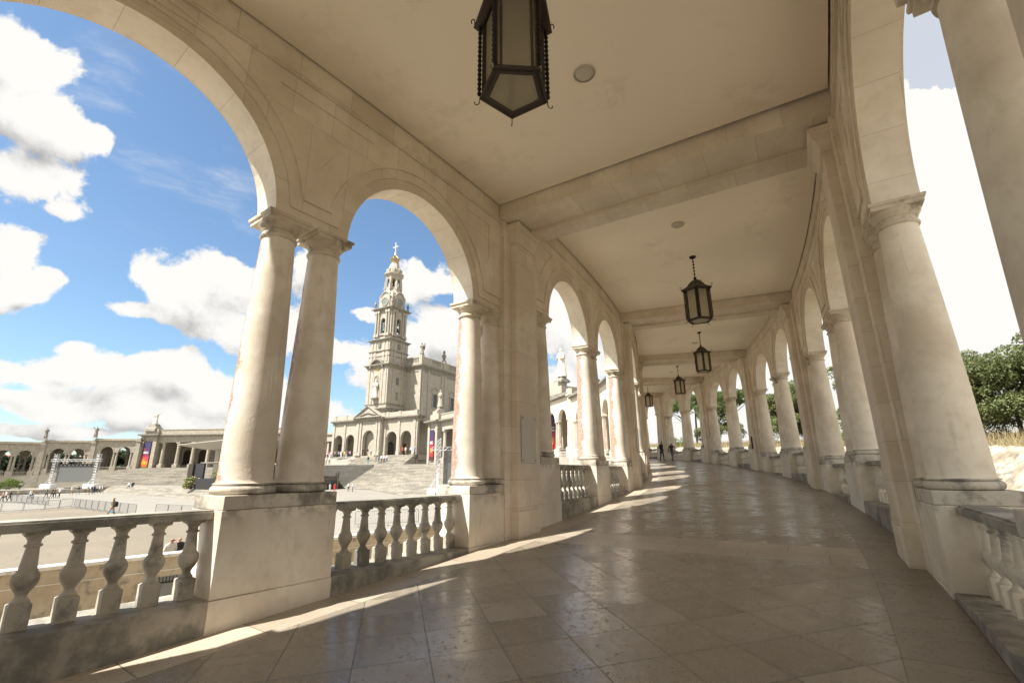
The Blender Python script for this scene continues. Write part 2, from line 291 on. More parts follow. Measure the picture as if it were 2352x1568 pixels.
# ------------------------------------------------------------------ mesh builder
class MB:
    def __init__(s): s.v = []; s.f = []; s.mi = []; s.uv = {}
    def add(s, vs, fs, mi=0):
        o = len(s.v); s.v += [tuple(x) for x in vs]
        for f in fs: s.f.append(tuple(i+o for i in f)); s.mi.append(mi)
    def quad(s, a, b, c, d, mi=0, uv=None):
        s.add([a, b, c, d], [(0, 1, 2, 3)], mi)
        if uv: s.uv[len(s.f)-1] = uv
    def box(s, x0, x1, y0, y1, z0, z1, mi=0):
        s.add([(x0, y0, z0), (x1, y0, z0), (x1, y1, z0), (x0, y1, z0), (x0, y0, z1), (x1, y0, z1), (x1, y1, z1), (x0, y1, z1)],
              [(0, 3, 2, 1), (4, 5, 6, 7), (0, 1, 5, 4), (1, 2, 6, 5), (2, 3, 7, 6), (3, 0, 4, 7)], mi)
    def obox(s, M4, x0, x1, y0, y1, z0, z1, mi=0):
        k = MB(); k.box(x0, x1, y0, y1, z0, z1); s.add([M4 @ Vector(v) for v in k.v], k.f, mi)
    def lathe(s, prof, n=24, c=(0, 0, 0), mi=0, caps=True, fold=None):
        o = []
        for (r, z) in prof:
            for i in range(n):
                a = 2*math.pi*i/n; rr = r*(1+(fold(a, z) if fold else 0)); o.append((c[0]+rr*math.cos(a), c[1]+rr*math.sin(a), c[2]+z))
        fs = []
        for j in range(len(prof)-1):
            for i in range(n): fs.append((j*n+i, j*n+(i+1) % n, (j+1)*n+(i+1) % n, (j+1)*n+i))
        if caps: fs.append(tuple(range(n))[::-1]); fs.append(tuple((len(prof)-1)*n+i for i in range(n)))
        s.add(o, fs, mi)
    def loftrect(s, rows, mi=0):   # rows: (x0,x1,y0,y1,z)
        o = []; fs = []
        for (x0, x1, y0, y1, z) in rows: o += [(x0, y0, z), (x1, y0, z), (x1, y1, z), (x0, y1, z)]
        for j in range(len(rows)-1):
            for i in range(4): fs.append((j*4+i, j*4+(i+1) % 4, (j+1)*4+(i+1) % 4, (j+1)*4+i))
        fs.append((3, 2, 1, 0)); k = (len(rows)-1)*4; fs.append((k, k+1, k+2, k+3)); s.add(o, fs, mi)
    def bar(s, a, b, r, n=6, mi=0, r2=None):
        a = Vector(a); b = Vector(b); d = b-a
        if d.length < 1e-6: return
        q = d.to_track_quat('Z', 'Y').to_matrix(); r2 = r if r2 is None else r2; o = []
        for p, rr in ((a, r), (b, r2)):
            for i in range(n):
                t = 2*math.pi*i/n; o.append(p + q @ Vector((rr*math.cos(t), rr*math.sin(t), 0)))
        s.add(o, [(i, (i+1) % n, n+(i+1) % n, n+i) for i in range(n)]+[tuple(range(n))[::-1], tuple(range(n, 2*n))], mi)
    def tube(s, pts, r, n=6, mi=0):
        for a, b in zip(pts, pts[1:]): s.bar(a, b, r, n, mi)
    def prism(s, poly, z0, z1, mi=0):
        n = len(poly); s.add([(x, y, z0) for x, y in poly]+[(x, y, z1) for x, y in poly],
              [tuple(range(n))[::-1], tuple(range(n, 2*n))]+[(i, (i+1) % n, n+(i+1) % n, n+i) for i in range(n)], mi)
    def build(s, name, mats, parent=None, smooth=None, bevel=None, loc=None, rot=None):
        me = bpy.data.meshes.new(name); me.from_pydata(s.v, [], s.f)
        mats = mats if isinstance(mats, (list, tuple)) else [mats]
        for m in mats: me.materials.append(m)
        me.polygons.foreach_set('material_index', s.mi)
        uvl = me.uv_layers.new(name='UVMap'); data = np.zeros((len(me.loops), 2))
        me.update()
        for p in me.polygons:
            if p.index in s.uv:
                for li, q in zip(p.loop_indices, s.uv[p.index]): data[li] = q
                continue
            nx, ny, nz = (abs(c) for c in p.normal)
            ax = (1, 2) if nx >= ny and nx >= nz else ((0, 2) if ny >= nz else (0, 1))
            for li in p.loop_indices:
                c = me.vertices[me.loops[li].vertex_index].co; data[li] = (c[ax[0]], c[ax[1]])
        uvl.data.foreach_set('uv', data.ravel())
        bm = bmesh.new(); bm.from_mesh(me); bmesh.ops.remove_doubles(bm, verts=bm.verts, dist=1e-5); bm.to_mesh(me); bm.free()
        if smooth:
            me.shade_smooth(); me.set_sharp_from_angle(angle=R_(smooth))
        ob = bpy.data.objects.new(name, me); COL.objects.link(ob)
        if loc is not None: ob.location = loc
        if rot is not None: ob.rotation_euler = (0, 0, rot)
        if bevel:
            b = ob.modifiers.new('bevel', 'BEVEL'); b.width = bevel; b.segments = 2; b.limit_method = 'ANGLE'; b.angle_limit = R_(40)
        if parent: ob.parent = parent
        return ob
def tag(o, label=None, cat=None, group=None, kind=None):
    if label: o['label'] = label
    if cat: o['category'] = cat
    if group: o['group'] = group
    if kind: o['kind'] = kind
    return o
def empty(name, loc, rz=0.):
    o = bpy.data.objects.new(name, None); COL.objects.link(o); o.location = loc; o.rotation_euler = (0, 0, rz); o.empty_display_size = .3; return o
def copy_tree(o, parent=None):
    c = o.copy(); COL.objects.link(c)
    if parent is not None: c.parent = parent
    for ch in list(o.children): copy_tree(ch, c)
    return c
# ================================================================== THE COLONNADE (ring geometry, metres)
RC, RI, RO = 71.854, 66.267, 72.434
TH1, DTH, STEP, SLOPE = R_(6.9772), R_(8.9566), .5526, .05795
LBI, LBO = DTH*RI, DTH*RO
HP, HB, HS, HC, HCEIL = -.037, .815, .966, 4.474, 7.0
CTR = Vector((-RC, 0, 0))
def ring(s, r, z, c=CTR):       # s = arc length at RI from the first pier ahead of the camera
    th = TH1+s/RI; return Vector((c.x+r*math.cos(th), c.y+r*math.sin(th), z))
def fz(s): return SLOPE*s

class Side:                     # hm/mp: half spacing of the middle columns, half length of their pedestal; local frame of one bay wall: x radial, y along, origin at the pier
    def __init__(s, R, sg, hm, mp): s.R = R; s.sg = sg; s.L = DTH*R; s.hm = hm; s.mp = mp
    def P(s, a, d, z):
        th = a/s.R; r = s.R+s.sg*d; return (r*math.cos(th)-s.R, r*math.sin(th), z)
    def box(s, mb, a0, a1, d0, d1, z0, z1, n=1, mi=0):
        for i in range(n):
            p0 = a0+(a1-a0)*i/n; p1 = a0+(a1-a0)*(i+1)/n
            q = [s.P(p0, d0, z0), s.P(p1, d0, z0), s.P(p1, d1, z0), s.P(p0, d1, z0), s.P(p0, d0, z1), s.P(p1, d0, z1), s.P(p1, d1, z1), s.P(p0, d1, z1)]
            fl = [(0, 3, 2, 1), (4, 5, 6, 7), (0, 1, 5, 4), (2, 3, 7, 6)]
            if i == 0: fl.append((3, 0, 4, 7))
            if i == n-1: fl.append((1, 2, 6, 5))
            if s.sg > 0: fl = [f[::-1] for f in fl]
            fl = [f[::-1] for f in fl] if s.sg < 0 else fl
            mb.add(q, fl, mi)
INN, OUT = Side(RI, 1, .337, .687), Side(RO, -1, .52, .86)

def strip(mb, S, A, zlo, zhi, df, db, mi=0, bottom=True, top=True, smi=None, centers=None, back=True):
    """vertical slab following zlo(a)..zhi(a) between depths df (gallery side) and db"""
    smi = mi if smi is None else smi
    for a0, a1 in zip(A, A[1:]):
        l0, l1, h0, h1 = zlo(a0), zlo(a1), zhi(a0), zhi(a1)
        am = (a0+a1)/2
        if zhi(am)-zlo(am) < 1e-4: continue
        f = [S.P(a0, df, l0), S.P(a1, df, l1), S.P(a1, df, h1), S.P(a0, df, h0)]
        b = [S.P(a0, db, l0), S.P(a1, db, l1), S.P(a1, db, h1), S.P(a0, db, h0)]
        fl = f[::-1] if S.sg < 0 else f
        mb.quad(*fl, mi)
        if back: mb.quad(*(b if S.sg < 0 else b[::-1]), mi)
        if bottom:
            uv = None
            if centers:
                for c, r in centers:
                    if abs(am-c) < r:
                        t0 = math.acos(max(-1, min(1, (a0-c)/r)))*r; t1 = math.acos(max(-1, min(1, (a1-c)/r)))*r; uv = [(t0, .1), (t1, .1), (t1, .6), (t0, .6)]
            q = [f[0], f[1], b[1], b[0]]
            if S.sg > 0: q = q[::-1]; uv = uv[::-1] if uv else None
            mb.quad(*q, smi, uv)
        if top: mb.quad(*([f[3], f[2], b[2], b[3]][::(1 if S.sg > 0 else -1)]), mi)

def wall_parts(S, wide=None):
    L = S.L; a_in = 1.465; a_mid = L/2-S.hm
    c1 = (a_in+a_mid)/2; Rr = (a_mid-a_in)/2-.205; C = [c1, L-c1]; X = {c1: 0., L-c1: 0.}
    if wide: C = [c1-wide, L-c1]; X = {c1-wide: wide, L-c1: 0.}
    def circ(r, base):
        def g(a):
            z = base
            for c in C:
                q = r+X[c]
                if abs(a-c) < q: z = max(z, HC+math.sqrt(q*q-(a-c)**2))
            return z
        return g
    def samples(rs, lo=0., hi=None, extra=()):
        hi = L if hi is None else hi; A = set([lo, hi])
        for r in rs:
            for c in C:
                for k in range(33): A.add(c+(r+X[c])*math.cos(math.pi*k/32))
        for k in range(int(L/.6)+1): A.add(k*.6)
        for e in extra: A.add(e)
        A = sorted(a for a in A if lo-1e-9 <= a <= hi+1e-9)
        out = [A[0]]
        for a in A[1:]:
            if a-out[-1] > 1e-4: out.append(a)
        return out
    cst = lambda z: (lambda a: z)
    core = MB(); cc = [(c, Rr+X[c]) for c in C]
    strip(core, S, samples([Rr]), circ(Rr, HC), cst(7.76), -.11, -.57, 0, centers=cc, smi=1)
    trim = MB()
    R2, R3, R4, RP = Rr+.18, Rr+.34, Rr+.385, Rr+.74
    strip(trim, S, samples([R2]), circ(R2, HC+.14), cst(6.60), -.088, -.112, 0)
    strip(trim, S, samples([R3, R4]), circ(R3, HC+.30), circ(R4, HC+.345), -.050, -.090, 0)
    g = circ(RP, HC+.345)
    def dhi(a):
        if a < 1.19 or a > L-1.19: return 6.35
        return max(circ(R4, HC+.345)(a), min(6.35, g(a)))
    strip(trim, S, samples([R4, RP], extra=(1.189, 1.191, L-1.189, L-1.191)), circ(R4, HC+.345), dhi, -.068, -.090, 0)
    strip(trim, S, samples([]), cst(6.35), cst(6.60), -.068, -.090, 0)
    # outside archivolt and string course
    ring1 = lambda a: max([HC]+[HC+math.sqrt(max(0, (Rr+X[c]+.34)**2-(a-c)**2)) for c in C])
    strip(trim, S, samples([Rr, Rr+.34]), lambda a: circ(Rr, HC)(a), lambda a: max(ring1(a), circ(Rr, HC)(a)) if any(abs(a-c) < Rr+X[c]+.34 for c in C) else circ(Rr, HC)(a), -.565, -.60, 0)
    fr = MB()
    strip(fr, S, samples([]), cst(6.64), cst(7.35), -.058, -.112, 0)
    strip(fr, S, samples([]), cst(6.575), cst(6.64), -.025, -.112, 0)
    strip(fr, S, samples([]), cst(6.61), cst(6.63), -.012, -.03, 0)
    return core, trim, fr, c1, Rr
def nothing(): pass

def shaft_mesh():
    mb = MB(); pr = [(.305, .118-.0), (.30, .135), (.29, .16)]
    pr = [(.312, 1.084-.966), (.30, .135), (.291, .165)]
    z0, z1 = .165, 4.20-.966
    for i in range(1, 15):
        t = i/14; r = .291-(.291-.203)*(t**1.5); pr.append((r, z0+(z1-z0)*t))
    mb.lathe(pr, 40); return mb
def base_mesh():
    mb = MB(); pr = [(.30, 0)]
    for i in range(9):
        a = -math.pi/2+math.pi*i/8; pr.append((.288+.058*math.cos(a), .052+.052*math.sin(a)))
    pr += [(.325, .106), (.325, .122), (.30, .124)]
    mb.lathe(pr, 40); return mb
def cap_mesh():
    mb = MB(); z = lambda v: v-.966
    pr = [(.19, z(4.16)), (.225, z(4.175)), (.232, z(4.195)), (.225, z(4.215)), (.205, z(4.22)), (.205, z(4.275)), (.222, z(4.285)), (.222, z(4.30)), (.245, z(4.325)), (.266, z(4.36)), (.27, z(4.378))]
    mb.lathe(pr, 36)
    h = .268; g = .292
    mb.loftrect([(-h, h, -h, h, z(4.376)), (-h, h, -h, h, z(4.425)), (-g+.006, g-.006, -g+.006, g-.006, z(4.435)), (-g, g, -g, g, z(4.455)), (-g, g, -g, g, z(4.4735))])
    return mb
def baluster_mesh(H=.762, k=1.0):
    mb = MB(); a = .074
    mb.loftrect([(-a, a, -a, a, 0), (-a, a, -a, a, .19), (-a*.82, a*.82, -a*.82, a*.82, .20)])
    pr = [(.062, .195), (.064, .212), (.052, .225), (.040, .245), (.040, .262), (.052, .285), (.072, .315), (.088, .350), (.094, .385), (.090, .415), (.078, .435), (.070, .440), (.070, .452),
          (.062, .456), (.058, .50), (.052, .56), (.046, .625), (.046, .632), (.060, .638), (.062, .648), (.058, .656), (.046, .66), (.046, .690), (.056, .70), (.060, .715), (.074, .722), (.078, .735)]
    mb.lathe(pr, 20); b = .080
    mb.loftrect([(-b*.9, b*.9, -b*.9, b*.9, .728), (-b, b, -b, b, .738), (-b, b, -b, b, H)])
    return mb

def wall_head(S, wide=None):
    core, trim, fr, c1, Rr = wall_parts(S, wide)
    w_ = core.build('arch_wall', [M['wallstone'], M['soffit']])
    trim.build('archivolt', M['vouss'], w_); fr.build('frieze', M['beam'], w_)
    cn = MB(); S.box(cn, 0, S.L, -.57, -.86, 7.42, 7.56, 8); S.box(cn, 0, S.L, -.57, -1.02, 7.56, 7.74, 8); S.box(cn, 0, S.L, -.20, -.62, 7.76, 8.06, 8)
    cn.build('cornice', M['extdark'], w_); return w_
def make_side(S, root, k, first=None, outer=False):
    """all the parts of one bay wall; returns the prototype objects"""
    P = []
    clean = S is OUT
    w_ = wall_head(S); P.append(w_)
    # pedestals
    def ped(a0, a1):
        m = MB(); S.box(m, a0, a1, 0, -.76, HP, HB, 1); o = m.build('pedestal', M['pedestal'], bevel=.006)
        m = MB(); S.box(m, a0+.008, a1-.008, -.008, -.752, HB+.003, HS, 1); m.build('slab', M['slab'], o, bevel=.008)
        m = MB(); S.box(m, a0-.006, a1+.006, .014, -.77, -.80, HP-.002, 1); m.build('plinth', M['pedestal'], o, bevel=.006)
        P.append(o)
    ped(.735, 1.815); ped(S.L/2-S.mp, S.L/2+S.mp); ped(S.L-1.815, S.L-.735)
    # columns
    def column(a, proto):
        x, y, z = S.P(a, -.343, HS); rz = a/S.R + (math.pi if outer else 0)
        if proto is None:
            o = shaft_mesh().build('column', M['shaft_clean' if clean else 'shaft'], smooth=40)
            base_mesh().build('base', M['slab'], o, smooth=50); cap_mesh().build('capital', M['capital'], o, smooth=35)
        else: o = copy_tree(proto)
        o.location = (x, y, z); o.rotation_euler = (0, 0, rz); P.append(o); return o
    c0 = column(.79, None)
    for a in (1.465, S.L/2-S.hm, S.L/2+S.hm, S.L-1.465, S.L-.79): column(a, c0)
    # balustrades
    bal = None
    for a0, a1 in ((1.815, S.L/2-S.mp), (S.L/2+S.mp, S.L-1.815)):
        m = MB(); S.box(m, a0+.002, a1-.002, -.002, -.64, -.80, HP+.001, 4); o = m.build('balustrade', M['curb'], bevel=.01); P.append(o)
        m = MB(); S.box(m, a0-.004, a1+.004, -.175, -.515, .728, .80, 4); S.box(m, a0-.004, a1+.004, -.20, -.49, .80, .818, 4); m.build('rail', M['rail'], o)
        n = 9
        for i in range(n):
            a = a0+.115+(a1-a0-.23)*i/(n-1)
            if bal is None: b = baluster_mesh().build('baluster', M['baluster_lifted' if clean else 'baluster'], smooth=40); bal = b
            else: b = bal.copy(); COL.objects.link(b)
            b.location = S.P(a, -.345, HP); b.rotation_euler = (0, 0, a/S.R); b.parent = o
    # pier: stepped core, pilaster, capital, exterior buttress
    m = MB(); S.box(m, -.73, .73, .02, -.60, -.80, 6.645, 1); o = m.build('pier', M['ashlar'], bevel=.006); P.append(o)
    m = MB(); S.box(m, -.46, .36, .16, .0, -.3, 6.16, 1); S.box(m, -.485, .385, .19, .0, -.90, .46, 1); pl = m.build('pilaster', M['ashlar'], o, bevel=.008)
    m = MB()
    rows = [(.0, 6.10), (.025, 6.105), (.03, 6.13), (.0, 6.135), (.0, 6.18), (.03, 6.185), (.034, 6.21), (.02, 6.215), (.03, 6.30), (.06, 6.37), (.105, 6.42), (.105, 6.45), (.125, 6.455), (.125, 6.50), (.155, 6.53), (.155, 6.60)]
    vs = []; fs = []
    for e, z in rows: vs += [S.P(-.46-e, .0, z), S.P(-.46-e, .162+e, z), S.P(.36+e, .162+e, z), S.P(.36+e, .0, z)]
    for j in range(len(rows)-1):
        for i in range(4): fs.append((j*4+i, j*4+(i+1) % 4, (j+1)*4+(i+1) % 4, (j+1)*4+i))
    fs.append((3, 2, 1, 0)); kk = (len(rows)-1)*4; fs.append((kk, kk+1, kk+2, kk+3)); m.add(vs, fs); m.build('capital', M['beam'], o)
    m = MB(); bd = -.85 if S is INN else -.66
    S.box(m, -.50, .50, -.57, bd, -5.2, 7.9, 1); S.box(m, -.65, .65, -.5, bd-.18, 7.9, 8.1, 1); S.box(m, -.45, .45, -.5, bd-.08, 8.1, 8.75, 1); m.build('buttress', M['ashlar'], o, bevel=.01)
    return P

def build_bay(root, skip_pier=False):
    """prototype of one bay at theta=0, level 0, around local ring centre (0,0)"""
    out = []
    for S, outer in ((INN, False), (OUT, True)):
        for o in make_side(S, root, 0, outer=outer): out.append((o, S.R, o.location.copy(), o.rotation_euler.z))
    # ceiling, beam, roof in the inner frame
    S = INN; n = 12
    def slab(name, mat, d0, d1, z0, z1, a0=0., a1=S.L):
        m = MB()
        for i in range(n):
            t0 = (a0+(a1-a0)*i/n)/S.R; t1 = (a0+(a1-a0)*(i+1)/n)/S.R
            q = [(r*math.cos(t)-S.R, r*math.sin(t), z) for z in (z0, z1) for (r, t) in ((S.R+d0, t0), (S.R+d0, t1), (S.R+d1, t1), (S.R+d1, t0))]
            fl = [(0, 1, 2, 3), (7, 6, 5, 4), (4, 5, 1, 0), (6, 7, 3, 2)]
            if i == 0: fl.append((0, 3, 7, 4))
            if i == n-1: fl.append((1, 5, 6, 2))
            m.add(q, fl)
        return m.build(name, mat)
    Wd = RO-RI
    out.append((slab('ceiling', M['ceil'], -.028, Wd+.028, 7.0, 7.04, .85, S.L-.85), S.R, Vector(), 0.))
    out.append((slab('roof', M['extdark'], -.5, Wd+.5, 7.765, 7.9), S.R, Vector(), 0.))
    m = MB()
    m.box(-.05, Wd+.05, -.82, 0.0, 6.645, 7.7); m.box(-.05, Wd+.05, -.002, .50, 6.575, 7.702); m.box(-.05, Wd+.05, .498, .82, 7.19, 7.704)
    m.box(-.05, Wd+.05, -.835, -.80, 6.70, 6.725); m.box(-.05, Wd+.05, -.845, -.80, 6.648, 6.70)
    out.append((m.build('beam', M['beam']), S.R, Vector(), 0.))
    return out

WIDE = None
def place(items, root, ctr, theta, level, copy=True, near_first=False):
    """put a bay's objects round the ring centre ctr at angle theta"""
    for (o, Rr, loc, rz) in items:
        if near_first and o is items[0][0]: c = wall_head(INN, .15)
        else: c = copy_tree(o) if copy else o
        low = level-STEP if o.name.split('.')[0] in ('pier', 'beam') else level
        org = Vector((ctr.x+Rr*math.cos(theta), ctr.y+Rr*math.sin(theta), low))
        if near_first and Rr == OUT.R and o.name.startswith('column') and abs(math.hypot(loc.x+Rr, loc.y)*math.atan2(loc.y, loc.x+Rr)-OUT.L/2) < 1: loc = loc+Vector((.12, 0, 0))
        q = Matrix.Rotation(theta, 3, 'Z') @ loc
        c.location = org+q-root.location; c.rotation_euler = (0, 0, theta+rz); c.parent = root

near = empty('colonnade', (RI-RC, 0, -5)); tag(near, 'curved stone gallery of arches on paired columns, enclosing the polished walkway', 'colonnade')
ITEMS = build_bay(near)
LEFTROOT = empty('colonnade', (-150, 30, -3)); tag(LEFTROOT, 'distant curved arcade across the plaza behind the left big screen', 'colonnade')
for k in range(-1, 6): place(ITEMS, near, CTR, TH1+k*DTH, (k+1)*STEP, True, near_first=(k == -1))
# the far arm, the same bays
LC = Vector((-110.5, -6.7, 0)); LDZ = -.8; LTH = R_(136.3)
FAR = [it for it in ITEMS]
for j in range(5): place(FAR, LEFTROOT, LC, LTH+j*DTH, (6-j)*STEP+LDZ, True)
cl_ = [o for o, a, b, c in ITEMS if o.name.startswith('column')][-1].data
for o in LEFTROOT.children:
    if o.name.split('.')[0] == 'column': o.data = cl_
def restone(o, mt):
    if o.type == 'MESH' and len(o.material_slots):
        for sl in o.material_slots: sl.link = 'OBJECT'; sl.material = mt
    for c in o.children: restone(c, mt)
for o in LEFTROOT.children: restone(o, M['farstone'])
place(ITEMS, near, CTR, TH1-2*DTH, -STEP, False)

# skirts: retaining walls below the galleries
def skirt(root, ctr, R, t0, t1, z0f, z1f, mat, name='base_wall'):
    m = MB(); n = 60
    for i in range(n):
        a = t0+(t1-t0)*i/n; b = t0+(t1-t0)*(i+1)/n
        q = []
        for r in (R-.2, R+.2):
            for t in (a, b):
                for z in (z0f, z1f(t)): q.append((ctr.x+r*math.cos(t)-root.location.x, ctr.y+r*math.sin(t)-root.location.y, z-root.location.z))
        m.add(q, [(0, 2, 3, 1), (4, 5, 7, 6), (1, 3, 7, 5), (0, 4, 6, 2)])
    return m.build(name, mat, root)
zf = lambda t: fz((t-TH1)*RI)-.05
skirt(near, CTR, RI-.62, TH1-2*DTH, TH1+6*DTH, -6, zf, M['ext'])
skirt(near, CTR, RO+.62, TH1-2*DTH, TH1+6*DTH, -6, zf, M['ext'])
zl = lambda t: 6*STEP-SLOPE*(t-LTH)*RI+LDZ
for R in (RI-.62, RO+.62): skirt(LEFTROOT, LC, R, LTH, LTH+5*DTH, -6, zl, M['ext'])
m = MB()
for i in range(40):
    a = LTH+5*DTH*i/40; b = LTH+5*DTH*(i+1)/40
    m.quad(*[(LC.x+r*math.cos(t)+150, LC.y+r*math.sin(t)-30, zl(t)+3-.02) for (r, t) in ((RI-.7, a), (RO+.7, a), (RO+.7, b), (RI-.7, b))])
m.build('gallery_floor', M['floorb'], LEFTROOT)

# ------------------------------------------------------------------ walkway floor
m = MB()
def fpatch(s0, s1, r0, r1, mi, uvf, ns, nr):
    for i in range(ns):
        for j in range(nr):
            q = []
            for (a, b) in ((0, 0), (0, 1), (1, 1), (1, 0)):
                s = s0+(s1-s0)*(i+a)/ns; r = r0+(r1-r0)*(j+b)/nr; q.append((s, r))
            m.quad(*[tuple(ring(s, r, fz(s))) for s, r in q], mi, [uvf(s, r) for s, r in q])
for k in range(-2, 6):
    s0, s1 = k*LBI, (k+1)*LBI; hb = .55
    tm = TH1+(s0+s1)/2/RI; ref = Vector((-3.43, 3.95))
    def uvd(s, r):
        p = ring(s, r, 0).to_2d()
        if k == -1: o = ref
        else: o = ring((s0+s1)/2, RI+3.1, 0).to_2d()
        d = p-o; a = -(tm+R_(52.)-R_(2.5)); 
        return (d.x*math.cos(a)-d.y*math.sin(a)+31*.62, d.x*math.sin(a)+d.y*math.cos(a)+31*.62)
    fpatch(s0+hb, s1-hb, RI+.55, RO-.62, 0, uvd, 14, 6)
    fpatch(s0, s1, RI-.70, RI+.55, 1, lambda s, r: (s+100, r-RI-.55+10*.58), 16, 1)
    fpatch(s0, s1, RO-.62, RO+.70, 2, lambda s, r: (s+100, RO-.62-r+10*.62), 16, 1)
    for (a, b) in ((s0, s0+hb), (s1-hb, s1)):
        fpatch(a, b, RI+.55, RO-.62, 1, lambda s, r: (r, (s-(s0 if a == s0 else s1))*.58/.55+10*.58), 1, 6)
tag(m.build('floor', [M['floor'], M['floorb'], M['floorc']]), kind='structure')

# ------------------------------------------------------------------ lanterns
def lantern():
    root = empty('hanging_lantern', (0, 0, 0)); n = 5; r = .345
    def ang(i): return R_(36)+2*math.pi*i/n
    m = MB(); zb, zt = -2.08, -1.14
    P = lambda i, rr, z: Vector((rr*math.cos(ang(i)), rr*math.sin(ang(i)), z))
    # body frame (part)
    for i in range(n):
        for z, h in ((zb, .055), (zt, .05)):
            a, b = P(i, r, z), P(i+1, r, z); d = (b-a).normalized(); nn = Vector((d.y, -d.x, 0))
            for (o1, o2, z0, z1) in ((.0, .012, 0, h),):
                m.add([a, b, b-nn*.02, a-nn*.02]+[v+Vector((0, 0, h)) for v in (a, b, b-nn*.02, a-nn*.02)], [(0, 3, 2, 1), (4, 5, 6, 7), (0, 1, 5, 4), (1, 2, 6, 5), (2, 3, 7, 6), (3, 0, 4, 7)])
        # bottom plate ring
        a, b = P(i, r+.035, zb), P(i+1, r+.035, zb); c, d = P(i+1, r-.075, zb), P(i, r-.075, zb)
        m.add([a, b, c, d]+[v+Vector((0, 0, .014)) for v in (a, b, c, d)], [(0, 3, 2, 1), (4, 5, 6, 7), (0, 1, 5, 4), (1, 2, 6, 5), (2, 3, 7, 6), (3, 0, 4, 7)])
        # vertical posts
        p = P(i, r-.005, zb); m.bar(p, P(i, r-.005, zt+.05), .016, 6)
        e = (P(i+1, 1, 0)-P(i, 1, 0)).normalized(); f = (P(i-1, 1, 0)-P(i, 1, 0)).normalized()
        for q in (e, f):
            o = P(i, r-.008, zb)+q*.045; m.obox(Matrix.Translation(o), -.012, .012, -.012, .012, 0, zt-zb+.05)
    frame = m.build('frame', M['ironbrown'], root)
    for i in range(n):       # corner beads
        m = MB()
        for j in range(15):
            z = zb+.05+(zt-zb-.02)*(j+.3)/15; c = P(i, r+.035, z)
            m.lathe([(.006, -.03), (.019, -.018), (.024, 0), (.019, .018), (.006, .03)], 8, c=tuple(c))
        m.build('beaded_bar', M['iron'], root, smooth=60)
        m = MB(); pts = []
        for j in range(9):
            a = math.pi*(1.15*j/8); pts.append(P(i, r+.03, zb-.035)+Vector((math.cos(ang(i)), math.sin(ang(i)), 0))*(.028-.028*math.cos(a))+Vector((0, 0, -.028*math.sin(a))))
        m.tube([P(i, r+.03, zb+.01)]+pts, .005, 6)
        m.build('hook', M['iron'], root)
        m = MB(); pts = [P(i, r+.10, zt+.07)+Vector((math.cos(ang(i)), math.sin(ang(i)), 0))*(.02-.02*math.cos(a))+Vector((0, 0, .05+.03*math.sin(a))) for a in [math.pi*1.3*j/8 for j in range(9)]]
        m.tube([P(i, r+.10, zt+.05)]+pts, .006, 6); m.build('hook', M['iron'], root)
        m = MB(); rr = r-.022
        a, b = P(i, rr, zb+.05), P(i+1, rr, zb+.05); c, d = P(i+1, rr, zt+.01), P(i, rr, zt+.01); nn = Vector(((b-a).y, -(b-a).x, 0)).normalized()*.006
        m.add([a, b, c, d, a-nn, b-nn, c-nn, d-nn], [(0, 1, 2, 3), (7, 6, 5, 4), (0, 4, 5, 1), (1, 5, 6, 2), (2, 6, 7, 3), (3, 7, 4, 0)]); m.build('pane', M['glass'], frame)
    m = MB(); pl = [tuple(P(i, r-.07, 0))[:2] for i in range(n)]; m.prism(pl, zb+.004, zb+.010); m.build('pane', M['glass'], frame)
    m = MB(); rows = [(r+.02, zt+.0), (r+.10, zt+.01), (r+.115, zt+.03), (r+.10, zt+.06), (r+.0, zt+.11), (.27, zt+.16), (.20, zt+.26), (.11, zt+.345), (.05, zt+.37), (.03, zt+.38)]
    vs = []; fs = []
    for rr, z in rows: vs += [tuple(P(i, rr, z)) for i in range(n)]
    for j in range(len(rows)-1):
        for i in range(n): fs.append((j*n+i, j*n+(i+1) % n, (j+1)*n+(i+1) % n, (j+1)*n+i))
    fs.append(tuple(range(n))[::-1]); fs.append(tuple(len(vs)-n+i for i in range(n))); m.add(vs, fs); m.build('roof', M['ironbrown'], root)
    m = MB(); z0 = zt+.36; m.bar((0, 0, z0), (0, 0, -.03), .012, 8); m.lathe([(.02, 0), (.045, .02), (.045, .09), (.02, .11)], 12, c=(0, 0, z0))
    for j in range(7): m.lathe([(.012, -.035), (.030, -.01), (.030, .01), (.012, .035)], 8, c=(0, 0, z0+.2+j*.105))
    m.build('chain', M['iron'], root, smooth=50)
    m = MB(); m.lathe([(.10, 0), (.10, -.02), (.075, -.05), (.03, -.075), (.01, -.08)][::-1], 16, c=(0, 0, -.002)); m.build('canopy', M['iron'], root, smooth=50)
    return root
LLAB = {-1: 'large brown iron lantern close overhead, cut by the top of the picture', 0: 'iron lantern on a chain in the second ceiling bay, ahead of the nearest one',
        1: 'iron lantern hanging in the third ceiling bay, third from the viewer', 2: 'small iron lantern hanging in the fourth ceiling bay, fourth from the viewer',
        3: 'tiny far lantern half hidden behind the left arcade piers', 4: 'farthest lantern at the end of the gallery'}
proto = lantern()
for k in (-1, 0, 1, 2, 3, 4):
    o = proto if k == -1 else copy_tree(proto)
    s = (k+.5)*LBI; p = ring(s+.08, RI+(3.26 if k == -1 else 3.17), HCEIL+(k+1)*STEP); o.location = p; o.rotation_euler = (0, 0, TH1+s/RI+R_(-50))
    tag(o, LLAB[k], 'lantern', 'iron lanterns hanging in the gallery')
